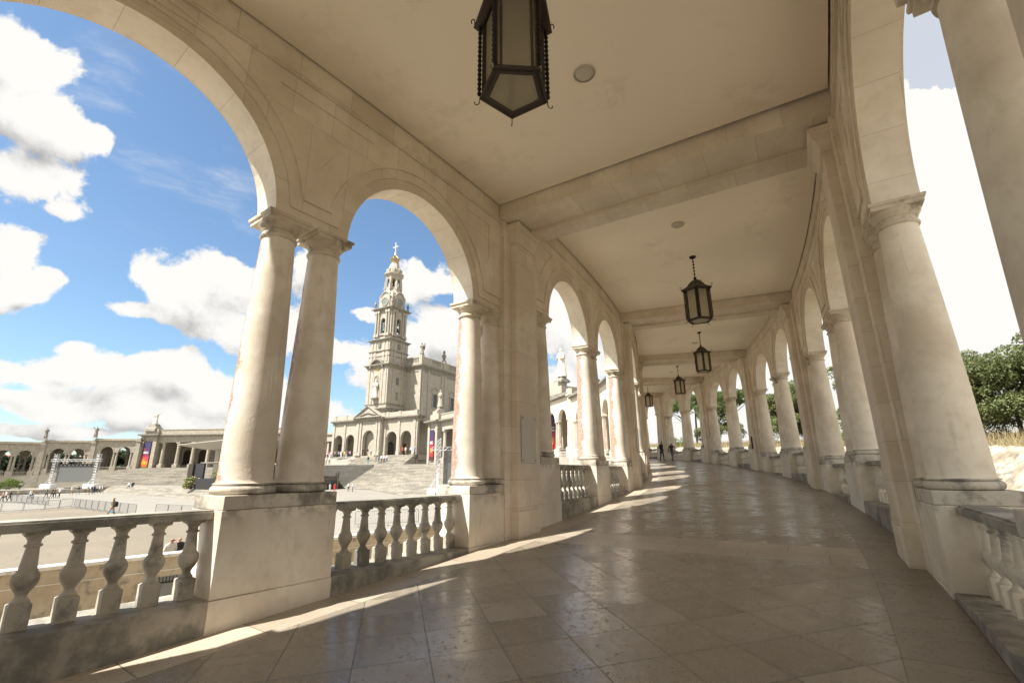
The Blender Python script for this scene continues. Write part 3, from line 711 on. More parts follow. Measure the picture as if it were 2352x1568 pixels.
# ceiling discs
dp = None
DL = {(-1, 1): 'round flush ceiling light to the right of the nearest lantern', (0, -1): 'round flush ceiling light just beyond the first cross beam, second bay', (0, 1): 'round flush ceiling light beside the chain of the second lantern'}
for k in range(-1, 4):
    for sg in (-1, 1):
        if k == -1 and sg == -1: continue
        if dp is None:
            m = MB(); m.lathe([(.148, 0), (.165, 0), (.165, -.02), (.158, -.028), (.148, -.02)], 36, caps=False); dp = m.build('ceiling_light', M['lens'], smooth=60)
            m = MB(); m.lathe([(.001, -.03), (.08, -.028), (.13, -.020), (.148, -.008), (.148, 0)], 36); m.build('lens', M['lens'], dp, smooth=60); o = dp
        else: o = copy_tree(dp)
        s = (k+.5)*LBI+sg*2.1; o.location = ring(s, RI+3.1, HCEIL+(k+1)*STEP); o.rotation_euler = (0, 0, TH1+s/RI)
        lab = DL.get((k, sg), 'small round flush light on the ceiling of the %s bay, %s its lantern' % (['first', 'second', 'third', 'fourth', 'fifth'][k+1], 'before' if sg < 0 else 'beyond'))
        tag(o, lab, 'ceiling light', 'round ceiling lights')
# plaques
def plaque(s, R, sgn, w_, z0, z1, lab, mat='plaqueM'):
    p = ring(s, R, 0); th = TH1+s/RI; lev = 0
    root = empty('wall_plaque', (p.x, p.y, z0), th+(0 if sgn > 0 else math.pi)); m = MB(); m.box(.012, .024, -w_/2, w_/2, 0, z1-z0); pn = m.build('panel', M[mat], root, bevel=.003)
    for a in (-1, 1):
        for b in (.05, z1-z0-.05):
            m = MB(); m.bar((0.0, a*(w_/2-.05), b), (.036, a*(w_/2-.05), b), .016, 10); m.build('bolt', M['galv'], root)
    tag(root, lab, 'plaque', 'plaques on the piers')
plaque(-.05, RI+.16, 1, .60, 1.37, 2.32, 'grey glass plaque bolted to the nearest left pier')
plaque(LBI-.05, RI+.16, 1, .60, 1.37+STEP, 2.32+STEP, 'greenish plaque on the second pier of the left arcade')
plaque(2*LBI*1.0-.0, RO-.16, -1, .34, 1.3+2*STEP, 2.0+2*STEP, 'small dark plaque on a far pier of the right arcade', 'black')
plaque(4*LBI, RO-.16, -1, .34, 1.3+4*STEP, 2.0+4*STEP, 'tiny dark plaque on the farthest pier beside the standing couple', 'black')
# ================================================================== GROUND
def sheet(name, poly, zf, mat, kind='structure'):
    m = MB(); m.add([(x, y, zf(x, y)) for x, y in poly], [tuple(range(len(poly)))])
    return tag(m.build(name, mat), kind=kind)
sheet('lower_lane', [(-400, -500), (900, -500), (900, 900), (-400, 900)], lambda x, y: -5.2, M['lane'])
sheet('distant_ground', [(-3000, -3000), (3000, -3000), (3000, 3000), (-3000, 3000)], lambda x, y: -5.35, M['earth'])
# line of the parapet wall between the lane and the plaza (surveyed along its coping)
WP = [at(-420, 1330, 11.0), at(0, 1292, 14.8), at(418, 1253, 18.0), at(793, 1221, 22.0), at(998, 1201, 26.5), at(1090, 1190, 33.)]
WP = [Vector((p.x, p.y, -1.45+.018*max(0, i-1))) for i, p in enumerate(WP)]
WP[-1] = Vector((-17.5, 30.5, -1.35))
pz = [(p.x, p.y) for p in WP]
sheet('plaza_pavement', [(-900, -60)]+[(pz[0][0], -60)]+pz+[(-22, 40), (-30, 52), (-38, 60), (-38, 64), (-60, 150), (-900, 500)], lambda x, y: plz(x, y), M['plaza'])
rd = [gnd(-300, 1180), gnd(0, 1176), gnd(165, 1163), gnd(330, 1186), gnd(480, 1196)]
sheet('roadway', [(p.x, p.y) for p in rd]+[(WP[2].x-1.2, WP[2].y+1.5)]+[(WP[1].x-.3, WP[1].y+.3), (WP[0].x-.3, WP[0].y)], lambda x, y: plz(x, y)+.005, M['road'])
root = empty('parapet_wall', (WP[1].x, WP[1].y, -5.2)); tag(root, 'low stained ochre wall with white coping, seen through the near balusters', 'wall')
def wallrun(pts, t, z0, dz, name, mat, parent, ext=0.):
    m = MB(); L = parent.location
    for a, b in zip(pts, pts[1:]):
        d = (b-a); d.z = 0; d.normalize(); n = Vector((-d.y, d.x, 0))*t/2
        q = [a-n-d*ext, b-n+d*ext, b+n+d*ext, a+n-d*ext]
        lo = [Vector((p.x, p.y, z0 if z0 < -4 else p.z+z0))-L for p in q]; hi = [Vector((p.x, p.y, p.z+dz))-L for p in q]
        m.add(lo+hi, [(0, 3, 2, 1), (4, 5, 6, 7), (0, 1, 5, 4), (1, 2, 6, 5), (2, 3, 7, 6), (3, 0, 4, 7)])
    return m.build(name, mat, parent)
wallrun(WP, .42, -5.2, -.10, 'wall_face', M['ochre'], root); wallrun(WP, .56, -.10, 0, 'coping', M['coping'], root, .02)
wallrun([p-Vector((0, 0, .48)) for p in WP], .46, -.05, -.02, 'string_course', M['coping'], root)
g0 = at(384, 1310, 17.6); g1 = at(414, 1306, 18.0); gd = (g1-g0); gd.z = 0; gl = gd.length; gd.normalize(); gn = Vector((gd.y, -gd.x, 0))
if gn.dot(Vector((-g0.x, -g0.y, 0))) < 0: gn = -gn
m = MB(); L = root.location; cc = (WP[1]+(WP[2]-WP[1])*.90)
wd = (WP[2]-WP[1]).normalized(); wd.z = 0; wd.normalize(); wn = Vector((wd.y, -wd.x, 0)); wn = wn if wn.dot(-cc.to_2d().to_3d()) > 0 else -wn
F4 = Matrix((wd, wn, Vector((0, 0, 1)))).transposed().to_4x4(); F4.translation = Vector((cc.x, cc.y, -2.9))-L
m.obox(F4, -.5, .5, .212, .222, -.35, .75, 0); vent = m.build('vent', M['louvre'], root)
m = MB()
for i in range(9): m.obox(F4, -.5+i*.12, -.47+i*.12, .222, .25, -.35, .05)
for z in (-.35, .05, .55): m.obox(F4, -.55, .55, .22, .26, z, z+.03)
for i in range(11): m.obox(F4, -.5+i*.098, -.485+i*.098, .222, .245, .58, .75)
m.build('grille', M['iron'], vent)

# ================================================================== BASILICA (own frame: x right along the front, y back)
BT = Vector((-97.4, 69.3, 0)); BR = Vector((.988, .155, 0)).normalized(); BB = Vector((-BR.y, BR.x, 0)); BANG = math.atan2(BR.y, BR.x)
def bl(x, y, z=0.): return BT+BR*x+BB*y+Vector((0, 0, z))
bas = empty('basilica', (BT.x, BT.y, 5.3), BANG); tag(bas, 'white basilica with a tall tiered bell tower topped by a golden crown and cross', 'church')
Z0 = 5.3
def bpart(m, name, mat, parent=None, **kw):   # builders work in absolute z; shift into the basilica frame
    m.v = [(x, y, z-Z0) for x, y, z in m.v]; return m.build(name, mat, parent or bas, **kw)
def arch_pts(cx, w_, z0, zs, n=16):
    """outline of an arched opening: list (x,z)"""
    return [(cx-w_, z0)]+[(cx-w_*math.cos(math.pi*i/n), zs+w_*math.sin(math.pi*i/n)) for i in range(n+1)]+[(cx+w_, z0)]
def arcade(mb, x0, x1, y0, y1, z0, z1, ops, mi=0, T=None, smi=None):
    """wall slab between y0 (front) and y1 with arched openings ops=[(cx, halfwidth, springz, sillz)]"""
    smi = mi if smi is None else smi
    T = T or (lambda x, y, z: (x, y, z)); ops = sorted(ops); xs = [x0]
    for (cx, h, zs, zb) in ops: xs += [cx-h*math.cos(math.pi*i/16) for i in range(17)]
    xs.append(x1)
    def low(xm, x):
        for (cx, h, zs, zb) in ops:
            if cx-h-1e-6 < xm < cx+h+1e-6: return zs+math.sqrt(max(0, h*h-(x-cx)**2)), zb, (x-cx)
        return None, None, None
    for a, b in zip(xs, xs[1:]):
        if b-a < 1e-5: continue
        xm = (a+b)/2; la, zb, _ = low(xm, a); lb, _, _ = low(xm, b)
        if la is None:
            for (y, r) in ((y0, 1), (y1, -1)): mb.quad(*[T(*p) for p in [(a, y, z0), (b, y, z0), (b, y, z1), (a, y, z1)][::r]], mi)
        else:
            for (y, r) in ((y0, 1), (y1, -1)):
                mb.quad(*[T(*p) for p in [(a, y, la), (b, y, lb), (b, y, z1), (a, y, z1)][::r]], mi)
                if zb > z0: mb.quad(*[T(*p) for p in [(a, y, z0), (b, y, z0), (b, y, zb), (a, y, zb)][::r]], mi)
            mb.quad(T(a, y0, la), T(a, y1, la), T(b, y1, lb), T(b, y0, lb), smi)
            if zb > z0: mb.quad(T(a, y0, zb), T(b, y0, zb), T(b, y1, zb), T(a, y1, zb), mi)
    for (cx, h, zs, zb) in ops:
        for sx in (-h, h):
            q = [T(cx+sx, y0, max(zb, z0)), T(cx+sx, y1, max(zb, z0)), T(cx+sx, y1, zs), T(cx+sx, y0, zs)]; mb.quad(*(q if sx < 0 else q[::-1]), smi)
    mb.quad(T(x0, y0, z1), T(x1, y0, z1), T(x1, y1, z1), T(x0, y1, z1), mi)
    mb.quad(T(x0, y1, z0), T(x0, y0, z0), T(x0, y0, z1), T(x0, y1, z1), mi); mb.quad(T(x1, y0, z0), T(x1, y1, z0), T(x1, y1, z1), T(x1, y0, z1), mi)
def ringbox(mb, h, cy, z0, z1, mi=0): mb.box(-h, h, cy-h, cy+h, z0, z1, mi)
def moulding(mb, h, cy, z, t, e, mi=0):
    mb.loftrect([(-h-a, h+a, cy-h-a, cy+h+a, zz) for a, zz in ((.02, z-t), (e*.35, z-t*.7), (e*.5, z-t*.35), (e, z-t*.25), (e, z), (e*.2, z+t*.15))], mi)
CY = 3.5
tw = MB()
# shaft stages
ringbox(tw, 3.7, CY, 0, 14.9); ringbox(tw, 3.5, CY, 14.9, 27.4); ringbox(tw, 3.35, CY, 27.4, 34.2)
for fx in (-1, 1):
    for fy in (-1, 1):                         # corner pilaster strips
        for h, z0, z1 in ((3.5, 17.6, 26.2), (3.35, 28.2, 33.4)):
            for q in (0, 1.15):
                tw.box(fx*(h-.75-q)-.32, fx*(h-.75-q)+.32, CY+fy*h-.12, CY+fy*h+.12, z0, z1); tw.box(fx*h-.12, fx*h+.12, CY+fy*(h-.75-q)-.32, CY+fy*(h-.75-q)+.32, z0, z1)
tshaft = bpart(tw, 'tower', M['ext'])
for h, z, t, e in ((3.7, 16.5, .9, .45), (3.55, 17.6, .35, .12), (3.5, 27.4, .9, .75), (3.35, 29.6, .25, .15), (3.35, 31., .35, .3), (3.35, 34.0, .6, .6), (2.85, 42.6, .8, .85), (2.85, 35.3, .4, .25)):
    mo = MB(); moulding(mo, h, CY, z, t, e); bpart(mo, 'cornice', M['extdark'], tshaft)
# belfry stage with open arches
bf = MB(); h = 2.85
for (T, y) in ((lambda x, y, z: (x, CY-h+y, z), 0), (lambda x, y, z: (-x, CY+h-y, z), 0), (lambda x, y, z: (h-y, CY+x, z), 0), (lambda x, y, z: (-h+y, CY-x, z), 0)):
    arcade(bf, -h+.005, h-.005, 0, .7, 34.2, 42., [(0, .72, 39.2, 35.8)], T=T)
    for q in (-1, 1):
        for xx in (1.35, 2.2): 
            a = Vector(T(q*xx, -.16, 35.6)); b = Vector(T(q*xx, -.16, 41.2)); bf.bar(a, b, .26, 10); 
            c = Vector(T(q*xx, -.16, 35.2)); bf.box(c.x-.36, c.x+.36, c.y-.36, c.y+.36, 34.9, 35.6); bf.box(a.x-.34, a.x+.34, a.y-.34, a.y+.34, 41.2, 41.9)
bpart(bf, 'belfry', M['ext'], smooth=30)
bm_ = MB(); bm_.box(-2.1, 2.1, CY-2.1, CY+2.1, 34.2, 34.9); bpart(bm_, 'belfry_floor', M['void'])
for (x, y) in ((0, CY-2.3), (2.3, CY), (-2.3, CY)):
    b = MB(); b.lathe([(.05, 1.1), (.25, 1.05), (.32, .8), (.36, .4), (.52, .05), (.60, 0)][::-1], 14, c=(x, y, 36.4)); b.lathe([(.05, .7), (.18, .65), (.24, .3), (.40, 0)][::-1], 14, c=(x, y, 38.2)); b.bar((x, y, 37.4), (x, y, 39.4), .06)
    bpart(b, 'bell', M['bronze'], smooth=50)
# clock stage
ck = MB(); h = 2.35
ck.loftrect([(-h, h, CY-h, CY+h, 42.6), (-h, h, CY-h, CY+h, 46.0), (-1.9, 1.9, CY-1.9, CY+1.9, 47.2)])
for (fx, fy) in ((0, -1), (1, 0), (-1, 0), (0, 1)):
    Rm = Matrix.Rotation(math.atan2(fx, -fy), 4, 'Z'); Tm = Matrix.Translation((0, CY, 0)) @ Rm
    vs = [Tm @ Vector(p) for p in ((-1.5, -h-.25, 42.6), (1.5, -h-.25, 42.6), (1.5, -h-.25, 46.0), (.75, -h-.25, 46.9), (0, -h-.25, 47.2), (-.75, -h-.25, 46.9), (-1.5, -h-.25, 46.0))]
    vb = [Tm @ Vector(p) for p in ((-1.5, -1.2, 42.6), (1.5, -1.2, 42.6), (1.5, -1.2, 46.0), (.75, -1.2, 46.9), (0, -1.2, 47.2), (-.75, -1.2, 46.9), (-1.5, -1.2, 46.0))]
    ck.add(vs+vb, [tuple(range(7)), tuple(range(7, 14))[::-1]]+[((i+1) % 7, i, 7+i, 7+(i+1) % 7) for i in range(7)])
    for a, b in (((-2., -h-.4, 45.7), (-.9, -h-.4, 46.9)), ((-.9, -h-.4, 46.9), (0, -h-.4, 47.35)), ((0, -h-.4, 47.35), (.9, -h-.4, 46.9)), ((.9, -h-.4, 46.9), (2., -h-.4, 45.7))):
        ck.bar(Tm @ Vector(a), Tm @ Vector(b), .17, 5)
clk = bpart(ck, 'clock_stage', M['ext'])
for (fx, fy) in ((0, -1), (1, 0)):
    Tm = Matrix.Translation((0, CY, 44.5)) @ Matrix.Rotation(math.atan2(fx, -fy), 4, 'Z') @ Matrix.Translation((0, -2.62, 0)) @ Matrix.Rotation(R_(90), 4, 'X')
    b = MB(); k = MB(); k.lathe([(1.02, 0), (1.02, .10)], 28); b.add([Tm @ Vector(v) for v in k.v], k.f); face = bpart(b, 'clock_face', M['clockface'])
    b = MB(); k = MB(); k.lathe([(1.0, .02), (1.16, .02), (1.16, .2), (1.0, .2)], 28, caps=False)
    for i in range(12):
        a = R_(30*i); k.obox(Matrix.Rotation(a, 4, 'Z'), -.05, .05, .72, .92, .10, .14)
    b.add([Tm @ Vector(v) for v in k.v], k.f); b.v = [(x, y, z-Z0) for x, y, z in b.v]; b.build('clock_ring', M['ext'], face)
    b = MB(); k = MB(); k.obox(Matrix.Rotation(R_(62), 4, 'Z'), -.045, .045, -.1, .55, .11, .15); k.obox(Matrix.Rotation(R_(-118), 4, 'Z'), -.035, .035, -.1, .8, .12, .16)
    b.add([Tm @ Vector(v) for v in k.v], k.f); b.v = [(x, y, z-Z0) for x, y, z in b.v]; b.build('clock_hands', M['ext'], face)
# octagonal lantern stage
oc = MB(); o8 = lambda r, z: [(r*math.cos(R_(22.5+45*i)), CY+r*math.sin(R_(22.5+45*i)), z) for i in range(8)]
def octloft(mb, rows):
    vs = []; fs = []
    for r, z in rows: vs += o8(r, z)
    for j in range(len(rows)-1):
        for i in range(8): fs.append((j*8+i, j*8+(i+1) % 8, (j+1)*8+(i+1) % 8, (j+1)*8+i))
    fs += [tuple(range(8))[::-1], tuple(range(len(vs)-8, len(vs)))]; mb.add(vs, fs)
octloft(oc, [(2.7, 46.8), (2.35, 47.6), (2.15, 48.2), (2.05, 48.4)])
for i in range(8):
    a = R_(22.5+45*i)
    for rr, ww, z0, z1 in ((1.95, .42, 48.2, 52.3), (2.35, .2, 48., 50.6)): oc.bar((rr*math.cos(a), CY+rr*math.sin(a), z0), (rr*math.cos(a)*.94, CY+(rr*math.sin(a))*.94, z1), ww, 6)
    a2 = R_(45*i); T8 = Matrix.Translation((0, CY, 0)) @ Matrix.Rotation(a2, 4, 'Z')
    T = lambda x, y, z, T8=T8: tuple(T8 @ Vector((1.95-y, x, z)))
    arcade(oc, -.78, .78, 0, .35, 48.2, 52.2, [(0, .38, 50.9, 48.9)], T=T)
octloft(oc, [(1.3, 48.2), (.4, 48.25)])
octloft(oc, [(2.05, 51.9), (2.45, 52.3), (2.75, 52.6), (2.75, 52.85), (2.1, 52.95), (1.95, 53.3), (1.85, 54.), (1.6, 54.9), (1.2, 55.8), (1.0, 56.2), (1.1, 56.35), (.95, 56.5), (.3, 56.6)])
for i in range(8):
    a = R_(45*i); c = Vector((1.8*math.cos(a), CY+1.8*math.sin(a), 53.9)); oc.lathe([(.3, -.5), (.34, .3), (.2, .6), (.03, .7)], 8, c=tuple(c))
bpart(oc, 'lantern_stage', M['ext'])
b = MB(); b.lathe([(.16, 0), (.35, .1), (.2, .9)], 10, c=(0, CY, 49.6)); b.lathe([(.15, 0), (.15, 2.)], 8, c=(0, CY, 49.)); bpart(b, 'bell', M['bronze'])
cr = MB()
cr.lathe([(.85, 56.5-0), (1.0, 56.7), (1.0, 57.0), (.9, 57.05)], 20, c=(0, CY, 0))
for i in range(10):
    a = 2*math.pi*i/10; pts = []
    for j in range(9):
        t = j/8; r = .95+.24*math.sin(math.pi*min(1, t*1.25))-.86*t**2.2; z = 57.0+1.7*t; pts.append((r*math.cos(a), CY+r*math.sin(a), z))
    cr.tube(pts, .10, 6); cr.lathe([(.02, -.2), (.16, 0), (.02, .2)], 6, c=(1.03*math.cos(a+.31), CY+1.03*math.sin(a+.31), 57.5))
cr.lathe([(.1, 58.5), (.34, 58.75), (.3, 59.0), (.08, 59.2)], 12, c=(0, CY, 0))
bpart(cr, 'crown', M['gold'], smooth=50)
cs = MB(); cs.lathe([(.3, 59.0), (.12, 59.5), (.1, 59.7)], 8, c=(0, CY, 0)); cs.box(-.14, .14, CY-.14, CY+.14, 59.4, 62.7); cs.box(-.95, .95, CY-.13, CY+.13, 61.2, 61.5); bpart(cs, 'cross', M['alu'])
# urns on the belfry cornice
for fx in (-1, 1):
    for fy in (-1, 1):
        u = MB(); u.lathe([(.34, 0), (.34, .5), (.16, .6), (.2, .9), (.34, 1.3), (.36, 1.6), (.2, 1.85), (.12, 2.), (.2, 2.2), (.05, 2.5)], 10, c=(fx*2.95, CY+fy*2.95, 42.6)); bpart(u, 'urn', M['extdark'], smooth=50)
# niche with figure, curved hood, windows on both visible faces
hd = MB()
for (fx, fy) in ((0, -1),):
    for i in range(12):
        a0, a1 = math.pi*i/12, math.pi*(i+1)/12; hd.add([(1.9*math.cos(a)*r, CY-3.5-.0-y, 26.6+1.9*math.sin(a)*r) for a in (a0, a1) for r in (1., 1.18) for y in (0, .75)],
            [(0, 1, 3, 2), (4, 6, 7, 5), (0, 4, 5, 1), (2, 3, 7, 6), (1, 5, 7, 3), (0, 2, 6, 4)])
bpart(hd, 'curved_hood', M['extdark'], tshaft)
b = MB(); k = MB(); k.lathe([(.0, 0), (.55, .0), (.55, .12), (.0, .12)], 20, caps=False); Tm = Matrix.Translation((0, -.0, 26.4)) @ Matrix.Rotation(R_(90), 4, 'X'); b.add([Tm @ Vector(v) for v in k.v], k.f); bpart(b, 'gilded_medallion', M['gold'], tshaft)
def panel_arch(mb, T, cx, h, z0, zs, y, dep, n=12):     # solid arched plate
    pts = arch_pts(cx, h, z0, zs, n); k = len(pts)
    mb.add([T(x, y, z) for x, z in pts]+[T(x, y+dep, z) for x, z in pts], [tuple(range(k)), tuple(range(k, 2*k))[::-1]]+[((i+1) % k, i, k+i, k+(i+1) % k) for i in range(k)])
FR = lambda x, y, z: (x, y, z); SD = lambda x, y, z: (3.5-y, CY+x, z)
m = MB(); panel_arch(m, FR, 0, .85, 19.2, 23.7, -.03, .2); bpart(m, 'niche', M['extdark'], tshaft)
m = MB(); arcade(m, -1.2, 1.2, -.14, -.03, 18.9, 25.2, [(0, .85, 23.7, 19.2)]); bpart(m, 'niche_frame', M['ext'], tshaft)
m = MB(); m.lathe([(.9, 0), (1.0, .3), (.8, .45)], 12, c=(0, -.35, 18.6)); bpart(m, 'niche_bracket', M['extdark'], tshaft)
for (T, c, h, z0, zs, nm) in ((SD, 0, .5, 22.4, 23.9, 1), (SD, 0, .45, 31.6, 32.6, 1), (FR, 0, .45, 31.8, 32.7, 1)):
    m = MB(); panel_arch(m, T, c, h, z0, zs, -.03, .1); o = bpart(m, 'window', M['glass_dark'], tshaft)
    m = MB()
    for q in (-.33, 0, .33): m.add([T(*p) for p in ((c+q*h*2-.04, -.08, z0), (c+q*h*2+.04, -.08, z0), (c+q*h*2+.04, -.08, zs+h*.8), (c+q*h*2-.04, -.08, zs+h*.8))]+[T(*p) for p in ((c+q*h*2-.04, -.03, z0), (c+q*h*2+.04, -.03, z0), (c+q*h*2+.04, -.03, zs+h*.8), (c+q*h*2-.04, -.03, zs+h*.8))], [(0, 1, 2, 3), (4, 7, 6, 5), (0, 4, 5, 1), (1, 5, 6, 2), (2, 6, 7, 3), (3, 7, 4, 0)])
    for zz in np.arange(z0, zs+.3, .45): m.add([T(*p) for p in ((c-h, -.08, zz), (c+h, -.08, zz), (c+h, -.08, zz+.07), (c-h, -.08, zz+.07), (c-h, -.03, zz), (c+h, -.03, zz), (c+h, -.03, zz+.07), (c-h, -.03, zz+.07))], [(0, 1, 2, 3), (4, 7, 6, 5), (0, 4, 5, 1), (1, 5, 6, 2), (2, 6, 7, 3), (3, 7, 4, 0)])
    m.v = [(x, y, z-Z0) for x, y, z in m.v]; m.build('mullions', M['ext'], o)
m = MB(); m.add([SD(*p) for p in ((-.45, -.03, 18.8), (.45, -.03, 18.8), (.45, -.03, 20.6), (-.45, -.03, 20.6))], [(0, 1, 2, 3)]); m.box(3.5, 3.54, CY-.55, CY+.55, 18.7, 18.8); bpart(m, 'blind_panel', M['extdark'], tshaft)
# nave
nv = MB(); nv.box(-8.5, 8.5, 6.5, 46, 0, 27.3)
for x in (5.6, 8.2): nv.box(x-.35, x+.35, 6.36, 6.5, 14.5, 26.3)
for y in (7.2, 9.6, 15.2, 16.4, 23, 24, 31): nv.box(8.5, 8.66, y-.4, y+.4, 14.5, 26.3)
nave = bpart(nv, 'nave', M['ext'])
m = MB(); 
for rows in ([(.03, 25.9), (.1, 26.), (.12, 26.3), (.03, 26.35), (.03, 27.0), (.4, 27.3), (.65, 27.5), (.65, 27.8), (.1, 27.9)],): m.loftrect([(-8.5-e, 8.5+e, 6.5-e, 46+e, z) for e, z in rows])
bpart(m, 'cornice', M['extdark'], nave)
m = MB()
for (x0, x1, y0, y1) in ((3.5, 8.7, 6.3, 6.8), (8.2, 8.7, 6.8, 46)):
    m.box(x0, x1, y0, y1, 27.9, 28.4); m.box(x0, x1, y0, y1, 29.6, 29.9)
    for k in range(int(max(x1-x0, y1-y0)/.45)):
        if x1-x0 > y1-y0: m.box(x0+k*.45, x0+k*.45+.2, y0+.1, y1-.1, 28.4, 29.6)
        elif (k // 8) % 2 == 1: m.box(x0+.1, x1-.1, y0+k*.45, y0+k*.45+.2, 28.4, 29.6)
        else: m.box(x0+.02, x1-.02, y0+k*.45, y0+(k+1)*.45, 28.4, 29.6)
for (x, y) in ((8.3, 6.7), (8.4, 15.8), (8.4, 23.5)): m.box(x-.5, x+.5, y-.5, y+.5, 27.9, 30.2)
bpart(m, 'parapet', M['ext'], nave)
SW = lambda x, y, z: (8.5-y, x, z)
for i, yy in enumerate((12.2, 19.6, 27.)):
    m = MB(); m.add([SW(*p) for p in ((yy-.75, -.04, 17.5), (yy+.75, -.04, 17.5), (yy+.75, -.04, 20.8), (yy-.75, -.04, 20.8))], [(0, 1, 2, 3)]); o = bpart(m, 'window', M['glass_dark'], nave)
    m = MB(); m.box(8.5, 8.7, yy-1., yy-.75, 17.3, 21); m.box(8.5, 8.7, yy+.75, yy+1., 17.3, 21); m.box(8.5, 8.75, yy-1.1, yy+1.1, 20.8, 21.15)
    for j in range(8):
        a0 = math.pi*j/8; a1 = math.pi*(j+1)/8; m.bar((8.6, yy+1.2*math.cos(a0), 21.6+.9*math.sin(a0)), (8.6, yy+1.2*math.cos(a1), 21.6+.9*math.sin(a1)), .12, 5)
    m.v = [(x, y, z-Z0) for x, y, z in m.v]; m.build('frame', M['ext'], o)
    if i:
        m = MB(); m.box(8.5, 9.9, yy-1.8, yy+1.8, 16.1, 16.4); m.box(9.75, 9.9, yy-1.8, yy+1.8, 17.3, 17.5); m.box(9.7, 9.95, yy-1.8, yy-1.5, 16.4, 17.5)
        for k in range(9): m.box(9.77, 9.87, yy-1.45+k*.36, yy-1.3+k*.36, 16.4, 17.3)
        bpart(m, 'balcony', M['extdark'], nave)
# loggia
LOX = [(-11.4, 1.35), (-7.9, 1.35), (0, 1.75), (6.6, 1.55), (10.6, 1.55)]
lg = MB(); arcade(lg, -13.2, -3.9, -.6, .1, 2., 13.3, [(-11.2, 1.45, 9.0, 5.2), (-7.1, 1.45, 9.0, 5.2)])
arcade(lg, 3.9, 14.2, -.6, .1, 2., 13.3, [(6.5, 1.6, 9.0, 5.2), (10.9, 1.6, 9.0, 5.2)])
arcade(lg, -4.0, 4.0, -1.5, -.6, 2., 13.4, [(0, 1.8, 9.3, 5.2)])
lg.box(-13.2, 14.2, -.6, 6.6, 4.0, 5.25); lg.box(-13.2, -3.9, .1, 6.6, 12.9, 13.2); lg.box(3.9, 14.2, .1, 6.6, 12.9, 13.2)
lg.box(-13.2, 14.2, 4.6, 6.6, 5.25, 13.); lg.box(-13.2, -12.7, .1, 6.6, 5.2, 13.)
for x in (-13., -9.15, -4.6, 4.4, 8.7, 13.4): lg.box(x-.38, x+.38, -.78, -.6, 5.25, 13.2); lg.box(x-.5, x+.5, -.86, -.6, 5.25, 6.)
for x in (-3.5, -2.6, 2.6, 3.5): lg.box(x-.32, x+.32, -1.72, -1.5, 5.25, 13.2); lg.box(x-.42, x+.42, -1.8, -1.5, 5.25, 6.)
log_ = bpart(lg, 'loggia', M['ext'])
m = MB()
for (x0, x1, yf) in ((-13.3, -4.1, -.8), (4.1, 14.4, -.8), (-4.2, 4.2, -1.75)):
    m = MB(); m.loftrect([(x0-e, x1+e, yf-e, 1.5, z) for e, z in ((0, 13.25), (.15, 13.45), (.55, 13.7), (.55, 14.0), (0, 14.05))])
    bpart(m, 'cornice', M['extdark'], log_)
m = MB()
for (x0, x1) in ((-13., -4.2), (4.2, 14.)): m.box(x0, x1, -.55, -.2, 14.0, 15.1)
for x in (-13., -9.15, -4.9, 4.9, 8.7, 13.6): m.box(x-.4, x+.4, -.65, -.1, 14.0, 15.25)
m.add([(-4.2, -2.2, 14.1), (4.2, -2.2, 14.1), (0, -2.2, 16.6), (-4.2, .2, 14.1), (4.2, .2, 14.1), (0, .2, 16.6)], [(0, 1, 2), (3, 5, 4), (0, 2, 5, 3), (2, 1, 4, 5), (0, 3, 4, 1)])
bpart(m, 'parapet', M['ext'], log_)
m = MB(); 
for a, b in (((-4.4, -2.35, 14.15), (0, -2.35, 16.75)), ((0, -2.35, 16.75), (4.4, -2.35, 14.15)), ((-4.4, -2.35, 14.1), (4.4, -2.35, 14.1))): m.bar(a, b, .22, 4)
for i in range(14):
    x = -2.6+i*.4; m.lathe([(.05, -.3), (.25, 0), (.05, .3)], 6, c=(x, -2.25, 14.5+.6*(1-abs(x)/2.8)))
bpart(m, 'pediment', M['extdark'], log_)
for (xs_, cx, h, z0, zs) in ((3.7, 2.2, 1., 5.3, 7.5), (-12.7, 1.6, 1., 5.3, 7.5)):
    TD = lambda x, y, z, xs_=xs_: (xs_-y, x, z)
    m = MB(); panel_arch(m, TD, cx, h, z0, zs, -.06, .1); o = bpart(m, 'door', M['glass_dark'], log_)
    m = MB()
    for q in (-.95, -.48, 0, .48, .95): m.box(xs_+.06, xs_+.14, cx+q-.05, cx+q+.05, z0, zs+.7)
    for zz in (6., 6.7, 7.4): m.box(xs_+.06, xs_+.14, cx-1, cx+1, zz, zz+.08)
    m.v = [(x, y, z-Z0) for x, y, z in m.v]; m.build('bars', M['extdark'], o)
m = MB(); m.box(5.6, 6.8, 4.5, 4.6, 5.3, 8.1); bpart(m, 'door', M['door'], log_)
m = MB(); m.box(5.2, 5.6, 4.4, 4.6, 5.3, 8.5); m.box(6.8, 7.2, 4.4, 4.6, 5.3, 8.5); m.box(5.2, 7.2, 4.35, 4.6, 8.1, 8.5); bpart(m, 'door_frame', M['ext'], log_)

